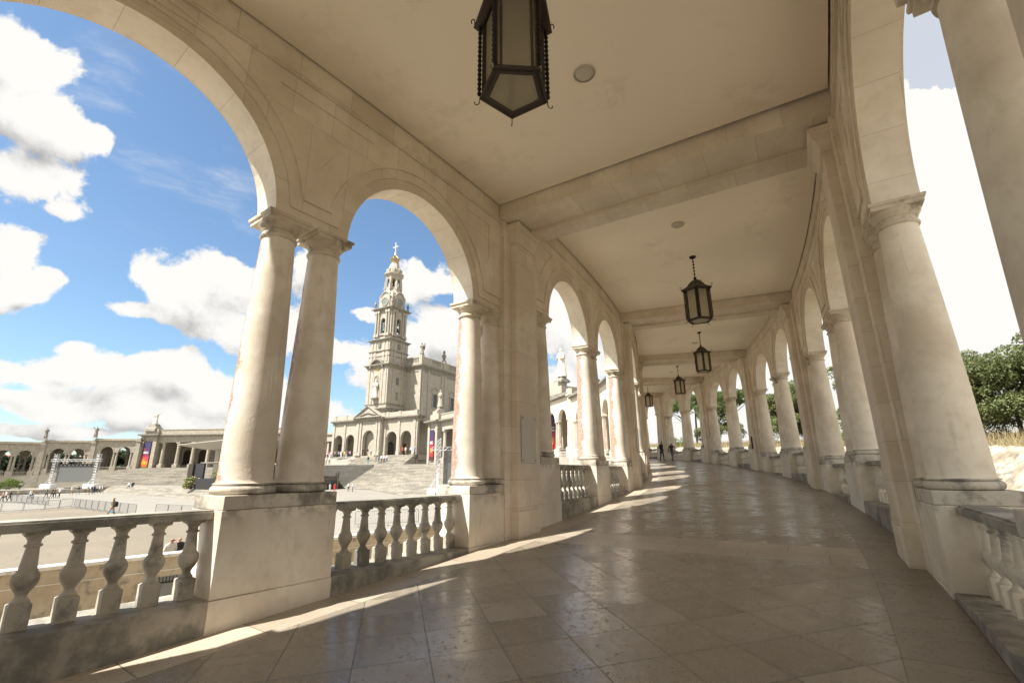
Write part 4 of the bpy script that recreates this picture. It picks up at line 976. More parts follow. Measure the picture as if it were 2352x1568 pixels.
# ================================================================== PORTICOES (one each side of the basilica)
def banner(root_loc, ang, w_, h_, lab, var):
    """printed hanging banner: violet sky fading to orange, suns and people silhouettes"""
    r = empty('hanging_banner', root_loc, ang); m_, t = newmat('banner_print_%d' % var)
    uv = t.n('ShaderNodeUVMap').outputs[0]; sp = t.n('ShaderNodeSeparateXYZ', i={0: uv}); x, y = sp.outputs[0], sp.outputs[1]
    if var == 0: st = [(0., (.30, .03, .02)), (.10, (.75, .22, .03)), (.28, (.70, .16, .04)), (.42, (.35, .03, .06)), (.56, (.08, .02, .08)), (.75, (.05, .04, .13)), (1., (.03, .035, .12))]
    else: st = [(0., (.55, .02, .03)), (.30, (.62, .03, .03)), (.45, (.45, .02, .05)), (.58, (.10, .02, .08)), (1., (.03, .03, .11))]
    c = t.ramp(y, st)
    def disc(c, cx, cy, r_, col):
        d = t.vm('LENGTH', t.vm('MULTIPLY', t.vm('SUBTRACT', uv, (cx, cy, 0)), (1, h_/w_, 0))); return t.mix(t.m('SUBTRACT', 1., t.ss(d, r_*.93, r_*1.07)), c, col)
    if var == 0:
        c = disc(c, .45, .14, .38, (.80, .32, .03)); c = disc(c, .80, .33, .30, (.55, .05, .08)); c = disc(c, .2, .72, .16, (.55, .08, .10))
    else:
        c = disc(c, .48, .33, .27, (.75, .28, .07))
    sil = t.m('LESS_THAN', y, t.m('ADD', .07, t.m('MULTIPLY', t.noise(t.vm('MULTIPLY', uv, (5., 0., 0.)), 1., 2), .12)))
    c = t.mix(sil, c, (.10, .02, .03) if var else (.45, .12, .02))
    b = t.n('ShaderNodeBsdfPrincipled', i={'Base Color': c, 'Roughness': .55}); t.t.links.new(b.outputs[0], t.n('ShaderNodeOutputMaterial').inputs[0])
    m = MB(); m.box(-w_/2, w_/2, -.02, .02, -h_, 0); m.uv[2] = [(0, 0), (1, 0), (1, 1), (0, 1)]
    m.build('print', m_, r)
    m = MB()
    for z in (.0, -h_): m.box(-w_/2-.06, w_/2+.06, -.04, .04, z-.06, z+.06)
    for x in (-w_/2, w_/2): m.box(x-.04, x+.04, -.035, .035, -h_, 0)
    m.build('frame', M['ironbrown'], r)
    m = MB()     # lines of white lettering, too small to read
    rr = random.Random(3)
    for k, (z, hh) in enumerate(((.375, .02), (.40, .015), (.43, .03))):
        xx = -w_*.40
        while xx < w_*(.34 if k != 1 else .0):
            ww = w_*rr.uniform(.045, .075); m.box(xx, xx+ww, -.030, -.021, -h_*(z+hh), -h_*z); xx += ww*1.35
    m.build('lettering', M['white'], r)
    tag(r, lab, 'banner', 'banners on the portico piers'); return r

def portico(side):
    ST = M['ext'] if side > 0 else M['farstone']
    xm = (lambda x: x) if side > 0 else (lambda x: -x)
    A = bl(xm(19.0), -1.0); B = bl(xm(58.2 if side > 0 else 55.8), -19.5 if side > 0 else -18.4)
    if side < 0: A = A+Vector((-3, 0, 0)); B = B+Vector((-8.9, -2.3, 0)); A = A+Vector((-2, 0, 0))
    if side > 0: O, E = A, B
    else: O, E = B, A
    d = (E-O); Lp = d.length; d.normalize(); ang = math.atan2(d.y, d.x)
    root = empty('portico', (O.x, O.y, 3.05 if side > 0 else 2.75), ang)
    tag(root, 'flat roofed stone portico with round columns %s' % ('between the basilica and the near gallery' if side > 0 else 'on the left of the plaza stairs'), 'portico')
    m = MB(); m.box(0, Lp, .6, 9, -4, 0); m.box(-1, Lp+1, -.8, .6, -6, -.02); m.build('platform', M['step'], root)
    m = MB(); m.box(0, Lp, 8.5, 9, 0, 8.4); m.build('back_wall', ST, root)
    for i in range(int(Lp/4.6)):
        x = 6+i*4.6
        if x > Lp-6: break
        m = MB(); panel_arch(m, FR, x, 1.1, 1.2, 4.2, 8.44, .1); o = m.build('wall_niche', M['ironbrown'], root)
    m = MB(); m.box(0, Lp, -.15, .75, 6.9, 8.3); m.box(0, Lp, .75, 8.5, 7.9, 8.3); m.build('entablature', ST, root)
    m = MB(); m.loftrect([(-.3, Lp+.3, -.2-e, 8.5, z) for e, z in ((0, 8.3), (.2, 8.5), (.8, 8.75), (.8, 9.0), (0, 9.05))]); m.build('cornice', M['extdark'], root)
    m = MB(); m.box(0, Lp, .0, .5, 9.05, 10.2); m.box(0, Lp, -.1, .6, 10.2, 10.4); m.build('parapet', ST, root)
    n = int((Lp-8)/4.6)
    pc = None
    for i in range(n+1):
        x = 5.4+(Lp-10.8)*i/n
        if pc is None:
            k = MB(); k.lathe([(.48, 1.3), (.47, 2.5), (.40, 6.3)], 16, c=(0, 0, 0)); pc = k.build('column', ST, root, smooth=40)
            k = MB(); k.box(-.65, .65, -.65, .65, 0, 1.15); k.lathe([(.55, 1.15), (.6, 1.22), (.5, 1.32)], 16); k.build('pedestal', ST, pc)
            k = MB(); k.lathe([(.4, 6.3), (.5, 6.6)], 16); k.box(-.55, .55, -.55, .55, 6.6, 6.9); k.build('capital', ST, pc); o = pc
        else: o = copy_tree(pc, root)
        o.location = (x, .3, 0)
    # end pavilions
    for (x0, x1, nm) in ((-.6, 4.0, 0), (Lp-4.0, Lp+.6, 1)):
        k = MB(); k.box(x0, x1, -.7, 9, -6, 8.4); k.box(x0, x0+1.0, -.95, -.7, -1, 8.3); k.box(x1-1.0, x1, -.95, -.7, -1, 8.3)
        o = k.build('end_pier', ST, root)
        k = MB(); k.loftrect([(x0-e, x1+e, -.95-e, 9, z) for e, z in ((0, 8.4), (.15, 8.55), (.75, 8.8), (.75, 9.1), (.1, 9.15))]); k.build('cornice', M['extdark'], o)
        k = MB(); k.box(x0+.3, x1-.3, -.6, 4, 9.15, 10.5); k.box(x0+1.2, x1-1.2, -.5, 1.3, 10.5, 11.2); k.build('plinth_block', ST, o)
    if side > 0:
        m = MB()
        for i in range(n):
            xa = 5.4+(Lp-10.8)*i/n+.6; xb = 5.4+(Lp-10.8)*(i+1)/n-.6
            if i < 4:
                for q in range(9): m.box(xa, xb, 2.2, 2.5, 2.6+q*.42, 2.6+q*.42+.2)
        m.build('louvres', M['louvre'], root)
    return root, ang, Lp
PR, pang, PL = portico(1); PLf, plang, PLL = portico(-1)
def onport(root, ang, x, y, z): return root.location+Matrix.Rotation(ang, 3, 'Z') @ Vector((x, y, z))
banner(onport(PR, pang, 1.7, -1.0, 7.0), pang, 1.9, 6.2, 'tall violet and red banner on the pier right of the basilica arches', 1)
banner(onport(PR, pang, PL-1.7, -1.0, 7.0), pang, 1.9, 6.6, 'red and violet banner seen between the second bay columns of the near gallery', 1)
banner(onport(PLf, plang, 1.7, -1.0, 7.0), plang, 2.0, 6.6, 'blue and orange banner on the pier left of the plaza portico', 0)
# low louvred wing left of the loggia
lw = empty('chapel_wing', tuple(bl(-26, 1, 3.0)), BANG); tag(lw, 'low white wing with grey louvres just left of the basilica arches', 'building')
m = MB(); m.box(0, 13, 0, 6, 0, 1.); m.box(0, 13, 5.5, 6, 0, 6.2); m.build('wall', M['ext'], lw)
m = MB(); m.box(-1, 13, -1.0, 6, 7.9, 8.4); m.box(-1, 13, -.6, 6, 6.2, 7.9); m.build('roof', M['ext'], lw)
m = MB()
for i in range(4):
    for q in range(9): m.box(.6+i*3.2, 3.2+i*3.2, .3, .5, 3.0+q*.34, 3.0+q*.34+.2)
m.build('louvres', M['louvre'], lw)
for i in range(5):
    m = MB(); m.box(i*3.2-.3, i*3.2+.3, -.3, .5, 1, 6.2); m.build('pillar', M['ext'], lw)

# ================================================================== STAIRS AND TERRACES
def stairs(name, foot, top, n, lab, mat='step', wallz=None):
    """foot, top: lists of Vectors (same count); n steps"""
    c = sum(foot, Vector())/len(foot); root = empty(name, (c.x, c.y, foot[0].z)); m = MB(); L = root.location
    for i in range(len(foot)-1):
        for k in range(n):
            t0, t1 = k/n, (k+1)/n
            a0 = foot[i].lerp(top[i], t0); a1 = foot[i].lerp(top[i], t1); b0 = foot[i+1].lerp(top[i+1], t0); b1 = foot[i+1].lerp(top[i+1], t1)
            z0a, z1a, z0b, z1b = a0.z, a1.z, b0.z, b1.z
            P = lambda v, z: Vector((v.x, v.y, z))-L
            m.quad(P(a0, z0a), P(b0, z0b), P(b0, z1b), P(a0, z1a), 1); m.quad(P(a0, z1a), P(b0, z1b), P(b1, z1b), P(a1, z1a))
        if i == 0:
            for k in range(n): 
                a0 = foot[0].lerp(top[0], k/n); a1 = foot[0].lerp(top[0], (k+1)/n); m.quad(Vector((a0.x, a0.y, -6))-L, Vector((a0.x, a0.y, a1.z))-L, Vector((a1.x, a1.y, a1.z))-L, Vector((a1.x, a1.y, -6))-L)
        if i == len(foot)-2:
            for k in range(n):
                a0 = foot[-1].lerp(top[-1], k/n); a1 = foot[-1].lerp(top[-1], (k+1)/n); m.quad(Vector((a1.x, a1.y, -6))-L, Vector((a1.x, a1.y, a1.z))-L, Vector((a0.x, a0.y, a1.z))-L, Vector((a0.x, a0.y, -6))-L)
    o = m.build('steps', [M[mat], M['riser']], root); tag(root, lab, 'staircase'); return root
def V(p, z): return Vector((p.x, p.y, z))
pa = lambda x: onport(PR, pang, x, -.75, 0)
f = [gnd(783, 1122), gnd(850, 1125), gnd(925, 1139), gnd(1010, 1150), gnd(1120, 1164)]
tp = [V(bl(6, -4.8), 3.02), V(bl(14.2, -5.0), 3.02), V(pa(3.), 3.02), V(pa(16), 3.02), V(pa(30), 3.02)]
stairs('plaza_stairs', [V(p, plz(p.x, p.y)) for p in f], tp, 30, 'broad pale flight of steps rising from the plaza to the right of the basilica tower')
sheet('upper_terrace', [tuple(p.to_2d()) for p in (bl(-3.1, -8.1), bl(5.85, -5.1), bl(5.98, -4.8), bl(14.2, -5.0), pa(3.), pa(16), pa(30), bl(45, 4), bl(-3.1, 4))], lambda x, y: 3.0, M['plaza'])
stairs('church_steps', [bl(-3, -4.6, 3.01), bl(14.2, -4.6, 3.01)], [bl(-3, -.8, 5.24), bl(14.2, -.8, 5.24)], 14, 'grey upper flight of steps directly below the basilica arches')
m = MB(); r = empty('church_ramp', tuple(bl(-18, -12, 3.0)), BANG); P = lambda x, y, z: (bl(x, y, z)-r.location)
Ri_ = Matrix.Rotation(-BANG, 3, 'Z'); q = [Ri_ @ P(*p) for p in ((-24, -15.3, 3.04), (-3.02, -8.2, 3.04), (-3.02, -4.6, 3.06), (-24, -10, 3.5), (-3.02, -.8, 5.22), (-24, -.5, 5.1), (-24, -15.3, -4), (-3.02, -8.2, -4))]
m.add(q, [(0, 1, 2, 3), (3, 2, 4, 5), (6, 7, 1, 0)]); m.build('ramp_surface', M['plaza'], r); tag(r, 'pale ramp rising to the basilica doors, crowded with visitors', 'ramp')
# dark terrace wall and the steps below it, left of the broad flight
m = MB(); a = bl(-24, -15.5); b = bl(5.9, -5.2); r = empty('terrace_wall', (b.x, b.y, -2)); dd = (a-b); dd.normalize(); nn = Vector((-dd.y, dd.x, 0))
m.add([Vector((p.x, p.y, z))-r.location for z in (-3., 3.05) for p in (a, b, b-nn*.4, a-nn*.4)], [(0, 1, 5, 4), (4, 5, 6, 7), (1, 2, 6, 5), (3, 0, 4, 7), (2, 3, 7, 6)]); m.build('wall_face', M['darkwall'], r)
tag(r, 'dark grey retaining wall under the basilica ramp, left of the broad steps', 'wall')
fa = gnd(700, 1124); fb_ = gnd(781, 1121)
stairs('altar_side_steps', [V(fa, plz(fa.x, fa.y)), V(fb_, plz(fb_.x, fb_.y))], [V(bl(-12, -14), .7), V(bl(0., -9.5), .7)], 16, 'light steps below the dark retaining wall, left of the broad flight')
# altar podium
p0, p1, p2 = gnd(225, 1129), gnd(350, 1138), gnd(478, 1148); p3 = gnd(655, 1131)
cen = bl(-28, -22)
ins = lambda p, k: p+(cen-p).normalized()*k
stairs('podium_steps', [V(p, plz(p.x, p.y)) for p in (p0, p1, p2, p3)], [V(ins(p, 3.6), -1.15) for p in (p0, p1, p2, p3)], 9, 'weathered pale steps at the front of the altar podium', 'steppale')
pod = [ins(p, 3.58) for p in (p0, p1, p2, p3)]
sheet('podium_terrace', [tuple(p.to_2d()) for p in pod]+[tuple(bl(-4, -8).to_2d()), tuple(bl(-40, -6).to_2d())], lambda x, y: -1.16, M['plaza'])
pf = lambda x: onport(PLf, plang, x, -.8, 0)
dn = Matrix.Rotation(plang, 3, 'Z') @ Vector((0, -1, 0))
stairs('portico_steps', [V(pf(-6)+dn*13, -1.6), V(pf(12)+dn*13, -1.5), V(pf(PLL-8)+dn*13, -1.3)], [V(pf(-1), 3.04), V(pf(12), 3.04), V(pf(PLL-2), 3.04)], 30, 'long grey flight of steps climbing to the left portico')
# low terrace under the left screen
t0, t1 = gnd(-420, 1156), gnd(-100, 1142); t2 = gnd(226, 1129.5)
stairs('terrace_steps', [V(p, plz(p.x, p.y)) for p in (t0, t1, t2)], [V(p+Vector((-1.9, .9, 0)), -1.72) for p in (t0, t1, t2)], 5, 'low dark steps running along the far edge of the plaza on the left')
sheet('screen_terrace', [tuple((p+Vector((-1.88, .89, 0))).to_2d()) for p in (t0, t1, t2)]+[tuple(bl(-36, -30).to_2d()), tuple(bl(-62, -20).to_2d()), (-190, 20), (-190, -60)], lambda x, y: -1.73, M['plaza'])
# altar canopy
cnp = empty('altar_canopy', tuple(bl(-20, -20, -1.1)), BANG+R_(-8)); tag(cnp, 'huge thin white canopy roof over the altar, wing shaped', 'canopy')
m = MB(); hx, hy = 16.5, 7
vs = [(-hx, -hy, 9.1), (hx, -hy, 9.1), (hx, hy, 9.1), (-hx, hy, 9.1), (-hx, -hy, 8.95), (hx, -hy, 8.95), (hx, hy, 8.95), (-hx, hy, 8.95), (-8, -3.5, 7.7), (8, -3.5, 7.7), (8, 3.5, 7.7), (-8, 3.5, 7.7)]
m.add(vs, [(0, 1, 2, 3), (0, 4, 5, 1), (1, 5, 6, 2), (2, 6, 7, 3), (3, 7, 4, 0), (4, 8, 9, 5), (5, 9, 10, 6), (6, 10, 11, 7), (7, 11, 8, 4), (8, 11, 10, 9)]); m.build('roof', M['concrete'], cnp)
for x in (-6.5, 6.5):
    m = MB(); m.box(x-1.2, x+1.2, -2, 2, 0, 7.72); m.build('support', M['concrete'], cnp)
c2 = at(512, 1047, 88); sc = empty('lectern_canopy', (c2.x, c2.y, -1.15), BANG); tag(sc, 'thin flat canopy on a slanted dark post beside the altar flowers', 'canopy')
m = MB(); m.add([(-4.2, -1.5, 4.5), (4.2, -1.5, 4.5), (4.2, 1.5, 4.5), (-4.2, 1.5, 4.5), (-4.2, -1.5, 4.42), (4.2, -1.5, 4.42), (4.2, 1.5, 4.42), (-4.2, 1.5, 4.42), (0, 0, 4.05)], [(0, 1, 2, 3), (0, 4, 5, 1), (1, 5, 6, 2), (2, 6, 7, 3), (3, 7, 4, 0), (4, 8, 5), (5, 8, 6), (6, 8, 7), (7, 8, 4)]); m.build('roof', M['concrete'], sc)
m = MB(); m.bar((0, 0, 0), (.4, 0, 4.2), .16, 8); m.build('post', M['black'], sc)
c3 = at(443, 1085, 84); al = empty('altar_screen', (c3.x, c3.y, -1.15), BANG); tag(al, 'upright dark bronze panel standing behind the altar flowers', 'panel')
m = MB(); m.box(-1.7, -.2, 0, .5, 0, 4.2); m.build('panel', M['ironbrown'], al); m = MB(); m.box(-.2, 2.6, .3, .6, 1.0, 4.2); m.build('panel', M['black'], al)
m = MB(); m.box(2.8, 10, -1, 1, -.0, 1.7); m.build('altar_block', M['black'], al)
# ================================================================== PEOPLE
PM = {}
def cloth(col):
    k = tuple(round(c, 3) for c in col)
    if k not in PM: PM[k] = plain('cloth_%d' % len(PM), col, .85, 0, 20, .1)
    return PM[k]
SKIN = plain('skin', (.48, .27, .19), .6, 0, 20, .06); HAIRD = plain('dark_hair', (.025, .016, .012), .6, 0, 30, .3); HAIRB = plain('brown_hair', (.11, .045, .02), .6, 0, 30, .3)
SHOE = plain('dark_shoes', (.03, .03, .03), .6)
def person(loc, face, shirt, legs, lab, h=1.7, pose='walk', hair=HAIRD, skirt=False, sleeves=True, group=None, extra=None, ph=1., shorts=False):
    k = h/1.75; st = {'walk': .30, 'stand': .06, 'lean': .10, 'sit': .0}[pose]*ph
    J = {'pel': (0, 0, .93), 'sp': (0, .01, 1.15), 'ch': (0, .0, 1.36), 'nk': (0, .01, 1.51), 'hd': (0, .035, 1.60), 'tp': (0, .03, 1.695),
         'hL': (-.09, 0, .90), 'kL': (-.10, st*.62+.02, .50), 'aL': (-.10, st*.75, .09), 'tL': (-.11, st*.75+.17, .035),
         'hR': (.09, 0, .90), 'kR': (.10, -st*.30+.03, .50), 'aR': (.10, -st*.95, .12 if pose == 'walk' else .09), 'tR': (.11, -st*.95+.16, .035),
         'sL': (-.17, 0, 1.43), 'eL': (-.235, -st*.5-.02, 1.16), 'wL': (-.24, -st*.45+.10, .93), 'fL': (-.235, -st*.4+.14, .85),
         'sR': (.17, 0, 1.43), 'eR': (.235, st*.35-.02, 1.16), 'wR': (.24, st*.75+.08, .93), 'fR': (.235, st*.8+.12, .85)}
    if pose == 'sit':
        for n_, dz in (('pel', -.5), ('sp', -.5), ('ch', -.5), ('nk', -.5), ('hd', -.5), ('tp', -.5), ('hL', -.5), ('hR', -.5), ('sL', -.5), ('sR', -.5), ('eL', -.5), ('eR', -.5)): x, y, z = J[n_]; J[n_] = (x, y, z+dz)
        J['kL'] = (-.13, .42, .5); J['kR'] = (.13, .42, .5); J['aL'] = (-.13, .42, .09); J['aR'] = (.13, .42, .09); J['tL'] = (-.13, .6, .04); J['tR'] = (.13, .6, .04)
        J['wL'] = (-.15, .3, .56); J['fL'] = (-.1, .38, .56); J['wR'] = (.15, .3, .56); J['fR'] = (.1, .38, .56)
    if pose == 'lean':
        J['eR'] = (.34, .16, 1.22); J['wR'] = (.52, .34, 1.27); J['fR'] = (.60, .40, 1.27)
    E_ = [('pel', 'sp', 1), ('sp', 'ch', 1), ('ch', 'nk', 1), ('nk', 'hd', 0), ('hd', 'tp', 5), ('pel', 'hL', 2), ('hL', 'kL', 2), ('kL', 'aL', 2 if not shorts else 0), ('aL', 'tL', 4), ('pel', 'hR', 2), ('hR', 'kR', 2), ('kR', 'aR', 2 if not shorts else 0), ('aR', 'tR', 4),
          ('ch', 'sL', 1), ('sL', 'eL', 1), ('eL', 'wL', 1 if sleeves else 0), ('wL', 'fL', 0), ('ch', 'sR', 1), ('sR', 'eR', 1), ('eR', 'wR', 1 if sleeves else 0), ('wR', 'fR', 0)]
    RAD = {'pel': (.155, .11), 'sp': (.135, .10), 'ch': (.165, .115), 'nk': (.058, .058), 'hd': (.078, .098), 'tp': (.066, .08), 'h': (.095, .10), 'k': (.06, .06), 'a': (.042, .045), 't': (.04, .03), 's': (.075, .07), 'e': (.045, .045), 'w': (.03, .03), 'f': (.038, .022)}
    names = list(J); idx = {n_: i for i, n_ in enumerate(names)}
    me = bpy.data.meshes.new('sk'); me.from_pydata([J[n_] for n_ in names], [(idx[a], idx[b]) for a, b, c in E_], []); ob = bpy.data.objects.new('sk', me); COL.objects.link(ob)
    ob.modifiers.new('s', 'SKIN'); sk = me.skin_vertices[0].data
    for n_ in names:
        r = RAD.get(n_) or RAD[n_[0]]; sk[idx[n_]].radius = r; sk[idx[n_]].use_root = (n_ == 'pel')
    sb = ob.modifiers.new('u', 'SUBSURF'); sb.levels = 2; sb.render_levels = 2
    dg = bpy.context.evaluated_depsgraph_get(); m2 = bpy.data.meshes.new_from_object(ob.evaluated_get(dg)); bpy.data.objects.remove(ob)
    m2.materials.clear()
    for mt in (SKIN, cloth(shirt), cloth(legs), hair, SHOE): m2.materials.append(mt)
    segs = [(np.array(J[a]), np.array(J[b]), c) for a, b, c in E_]
    for p in m2.polygons:
        c = np.array(p.center); best = (9, 0)
        for a, b, mi in segs:
            ab = b-a; t = max(0, min(1, (c-a)@ab/(ab@ab))); d = np.linalg.norm(c-a-ab*t)
            if d < best[0]: best = (d, mi)
        mi = best[1]
        if mi in (0, 5):
            hz = J['hd'][2]
            if mi == 5 or c[2] > hz-.05: mi = 3 if (c[2] > hz+.075 or c[1] < J['hd'][1]-.01) else 0
            elif c[2] < J['nk'][2]+.0: mi = 1 if mi == 0 and c[2] < J['nk'][2]-.02 and abs(c[0]) < .15 else mi
            if mi == 5: mi = 0
        p.material_index = mi; p.use_smooth = True
    m2.transform(Matrix.Scale(k, 4))
    if skirt:
        pass
    o = bpy.data.objects.new('person', m2); COL.objects.link(o); o.location = loc; o.rotation_euler = (0, 0, -face)
    tag(o, lab, 'person', group)
    if skirt:
        s = MB(); s.lathe([(.19*k, .50*k), (.20*k, .52*k), (.165*k, .95*k), (.14*k, 1.05*k)], 16); s.build('skirt', cloth(legs), o, smooth=60)
    if extra: extra(o, k)
    return o
def backpack(col):
    def f(o, k):
        m = MB(); m.loftrect([(-.15, .15, -.30, -.12, .98), (-.17, .17, -.36, -.12, 1.05), (-.17, .17, -.35, -.11, 1.35), (-.12, .12, -.28, -.12, 1.46)]); m.v = [(x*k, y*k, z*k) for x, y, z in m.v]; m.build('backpack', cloth(col), o, bevel=.03)
    return f
def level(u, v, z):
    d = ray(u, v); t = (z-EYE.z)/d.z; return EYE+d*t
def gp(u, v): p = gnd(u, v); return Vector((p.x, p.y, plz(p.x, p.y)))
WALK = 'visitors walking across the plaza'
BL, WH, DK, NV, TN, PK, BR_ = (.02, .02, .022), (.75, .75, .74), (.05, .05, .055), (.05, .08, .16), (.35, .26, .16), (.6, .28, .26), (.18, .09, .04)
wl = [(3, 1154, PK, DK, 'walker in a pink top at the left edge of the picture', -1.9), (10, 1152, WH, DK, 'walker in white just right of the one in pink at the left edge', -1.9),
      (20, 1153, BL, BL, 'walker all in black near the left edge, beside the grey covered barrier', -1.9), (40, 1141, (.5, .42, .2), (.2, .2, .22), 'small child in yellow behind the barriers', -1.5),
      (66, 1149, WH, (.15, .2, .32), 'walker in white top and blue jeans behind the barriers', 1.2), (71, 1147, TN, DK, 'walker in tan beside the one in white and jeans', 1.2),
      (104, 1144, (.16, .17, .15), DK, 'walker in grey green leaning forward, left of the black dressed pair', 1.3), (117, 1144, BL, BL, 'left one of the close pair dressed in black', 1.3), (122.5, 1143.5, BR_, BL, 'right one of the close pair, in brown and black', 1.3),
      (134, 1143, (.62, .60, .66), BL, 'lone walker in a pale lilac shirt and black trousers', .2), (163, 1136, WH, TN, 'striding walker in white shirt and tan trousers', 1.6), (178, 1135.5, BL, (.2, .22, .2), 'walker in a black top and grey trousers below the big screen', .5),
      (200, 1135, TN, TN, 'walker in tan left of the right ballast block', 1.4), (208, 1135, NV, (.3, .32, .36), 'walker in navy top and pale jeans near the ballast block', -1.4), (214, 1134, BL, BL, 'walker in black just right of the one in navy', .1),
      (227, 1132.6, WH, (.25, .27, .25), 'walker in white below the right truss tower', 1.4), (233, 1131.8, (.6, .58, .5), TN, 'walker in cream at the right end of the walking group', 1.5)]
for i, (u, v, a, b, lab, f) in enumerate(wl): person(gp(u, v), YAW+f, a, b, lab, h=1.72 if u != 40 else 1.2, pose='walk', group=WALK, ph=.8+.4*((i*37) % 10)/10, sleeves=i % 2 == 0)
def bag(o, k):
    backpack((.02, .02, .02))(o, k); m = MB(); m.lathe([(.03, 1.70), (.17, 1.69), (.175, 1.70), (.10, 1.72), (.09, 1.80), (.02, 1.83)], 18, c=(0, .03, 0)); m.v = [(x*k, y*k, z*k) for x, y, z in m.v]; m.build('hat', cloth(TN), o, smooth=40)
    m = MB(); m.loftrect([(.22, .28, .05, .30, .46), (.20, .30, .0, .36, .50), (.21, .29, .06, .28, .78), (.24, .26, .14, .2, .90)]); m.v = [(x*k, y*k, z*k) for x, y, z in m.v]; m.build('carrier_bag', cloth((.05, .35, .55)), o, bevel=.02)
person(gp(254, 1189), YAW-1.5, (.16, .10, .045), (.42, .27, .19), 'man in hat with black backpack and blue bag walking on the tan roadway', 1.78, 'walk', extra=bag, ph=1.3, sleeves=False, shorts=True)
for u, lab, hr, sh, dp in ((395, 'man with sunglasses and pale shirt just behind the ochre wall', HAIRB, (.6, .55, .45), 20.3), (412.5, 'woman with auburn hair and dark top behind the ochre wall', plain('auburn_hair', (.16, .04, .015), .5), BL, 20.6)):
    p = at(u, 1240, dp); o = person(Vector((p.x, p.y, plz(p.x, p.y)-.08)), YAW+2.2, sh, NV, lab, 1.66, 'stand', hair=hr, group='people behind the parapet wall')
    if u < 400:
        m = MB(); m.box(-.075, -.01, .115, .145, 1.525, 1.56); m.box(.01, .075, .115, .145, 1.525, 1.56); m.build('sunglasses', M['black'], o)
person(gp(800, 1128), YAW+2.6, WH, BL, 'person in white top and black trousers at the foot of the broad steps', 1.68, 'stand', group='pair at the foot of the steps')
person(gp(809, 1128.4), YAW+1.2, (.7, .7, .72), (.12, .18, .3), 'person in white top and blue jeans at the foot of the broad steps', 1.72, 'stand', group='pair at the foot of the steps')
person(gp(768, 1129), YAW+2.5, (.65, .04, .03), (.65, .04, .03), 'woman in a bright red dress just right of the paired columns', 1.6, 'stand', skirt=True)
person(gp(757, 1129.5), YAW+2.0, WH, WH, 'person in white beside the woman in red', 1.6, 'stand')
st = [(845, 1065, BL, (.05, .35, .42), 'visitor in black with teal trousers on the upper steps', 3.3), (863, 1062, TN, TN, 'visitor in tan, leftmost of the group of five on the steps', 3.3), (869.5, 1062, (.1, .18, .3), NV, 'visitor in blue, second of the group of five on the steps', 3.3),
      (876, 1062, WH, DK, 'visitor in white, third of the group of five on the steps', 3.3), (882, 1062, (.7, .68, .66), BL, 'visitor in off white, fourth of the group of five on the steps', 3.3), (888, 1061, WH, NV, 'visitor in white and navy, rightmost of the five on the steps', 3.3),
      (749, 1067, (.6, .6, .6), TN, 'visitor in grey on the lower ramp, left of two', 3.0), (756, 1066, WH, DK, 'visitor in white on the lower ramp, right of two', 3.0)]
for u, v, a, b, lab, z in st:
    p = at(u, v, 107.5); person(Vector((p.x, p.y, p.z)), YAW+2.8, a, b, lab, 1.7, 'stand', group='visitors on the church steps')
lo_ = [(924, (.45, .05, .05), DK, 'visitor in red by the right arch of the church'), (931, (.6, .6, .5), TN, 'short visitor beside the one in red at the church'), (943, WH, BL, 'visitor in white by the dark red door'), (952, (.08, .16, .3), NV, 'visitor in blue right of the dark red door'),
       (833, BL, BL, 'visitor in black before the central arch'), (844, BL, TN, 'visitor in black and tan right of the central arch'), (852, (.5, .45, .4), DK, 'small visitor right of the central arch'), (815, (.5, .5, .5), DK, 'visitor in grey by the left arches')]
for u, a, b, lab in lo_:
    d = ray(u, 1044); t = ((BT+BB*(-1.6)-EYE).dot(BB))/d.dot(BB); p = EYE+d*t; person(Vector((p.x, p.y, 5.25)), BANG+2.9, a, b, lab, 1.7, 'stand', group='visitors at the church doors')
rr = random.Random(5)
cols = [(WH, DK, 'white and black'), ((.6, .1, .15), WH, 'red and white'), ((.7, .68, .6), TN, 'cream and tan'), (NV, DK, 'navy'), ((.65, .4, .42), DK, 'pink and grey'), (BL, BL, 'black'), ((.5, .55, .6), NV, 'pale blue'), (WH, WH, 'all white'), (TN, BL, 'tan and black'), ((.55, .5, .2), TN, 'mustard'), ((.3, .3, .3), WH, 'grey and white'), ((.4, .1, .25), DK, 'plum'), (WH, NV, 'white and navy')]
for i, (a, b, nm) in enumerate(cols):
    u = 752+i*4.3; d = ray(u, 1047); t = ((BT+BB*(-2.6-rr.random()*1.5)-EYE).dot(BB))/d.dot(BB); p = EYE+d*t
    person(Vector((p.x, p.y, 4.75)), BANG+rr.random()*6, a, b, 'visitor dressed in %s in the crowd on the ramp' % nm, 1.68, 'stand', group='crowd on the church ramp')
for u, a, lab in ((297, WH, 'person in white seated on top of the podium steps'), (305, BL, 'person in black seated on top of the podium steps')):
    p = at(u, 1114, 92); person(Vector((p.x, p.y, -1.15)), YAW+2.6, a, DK, lab, 1.7, 'sit')
p = at(48, 1109, 112); person(Vector((p.x, p.y, -1.72)), YAW+2.6, WH, DK, 'person in white beside the shrub at the far arcade', 1.7, 'stand')
# couple far down the gallery
th = TH1+36/RI
for s, r, a, b, lab, f, po in ((36.6, 4.05, BL, BL, 'man in dark clothes standing far down the gallery beside a woman', 2.7, 'stand'), (36.2, 4.85, (.03, .025, .025), (.10, .14, .20), 'woman in dark jacket and jeans leaning on the far balustrade', .9, 'lean')):
    q = ring(s, RI+r, fz(s)); person(q, YAW+f, a, b, lab, 1.75 if po == 'stand' else 1.66, po, hair=HAIRD, group='couple at the end of the gallery', ph=2.5)

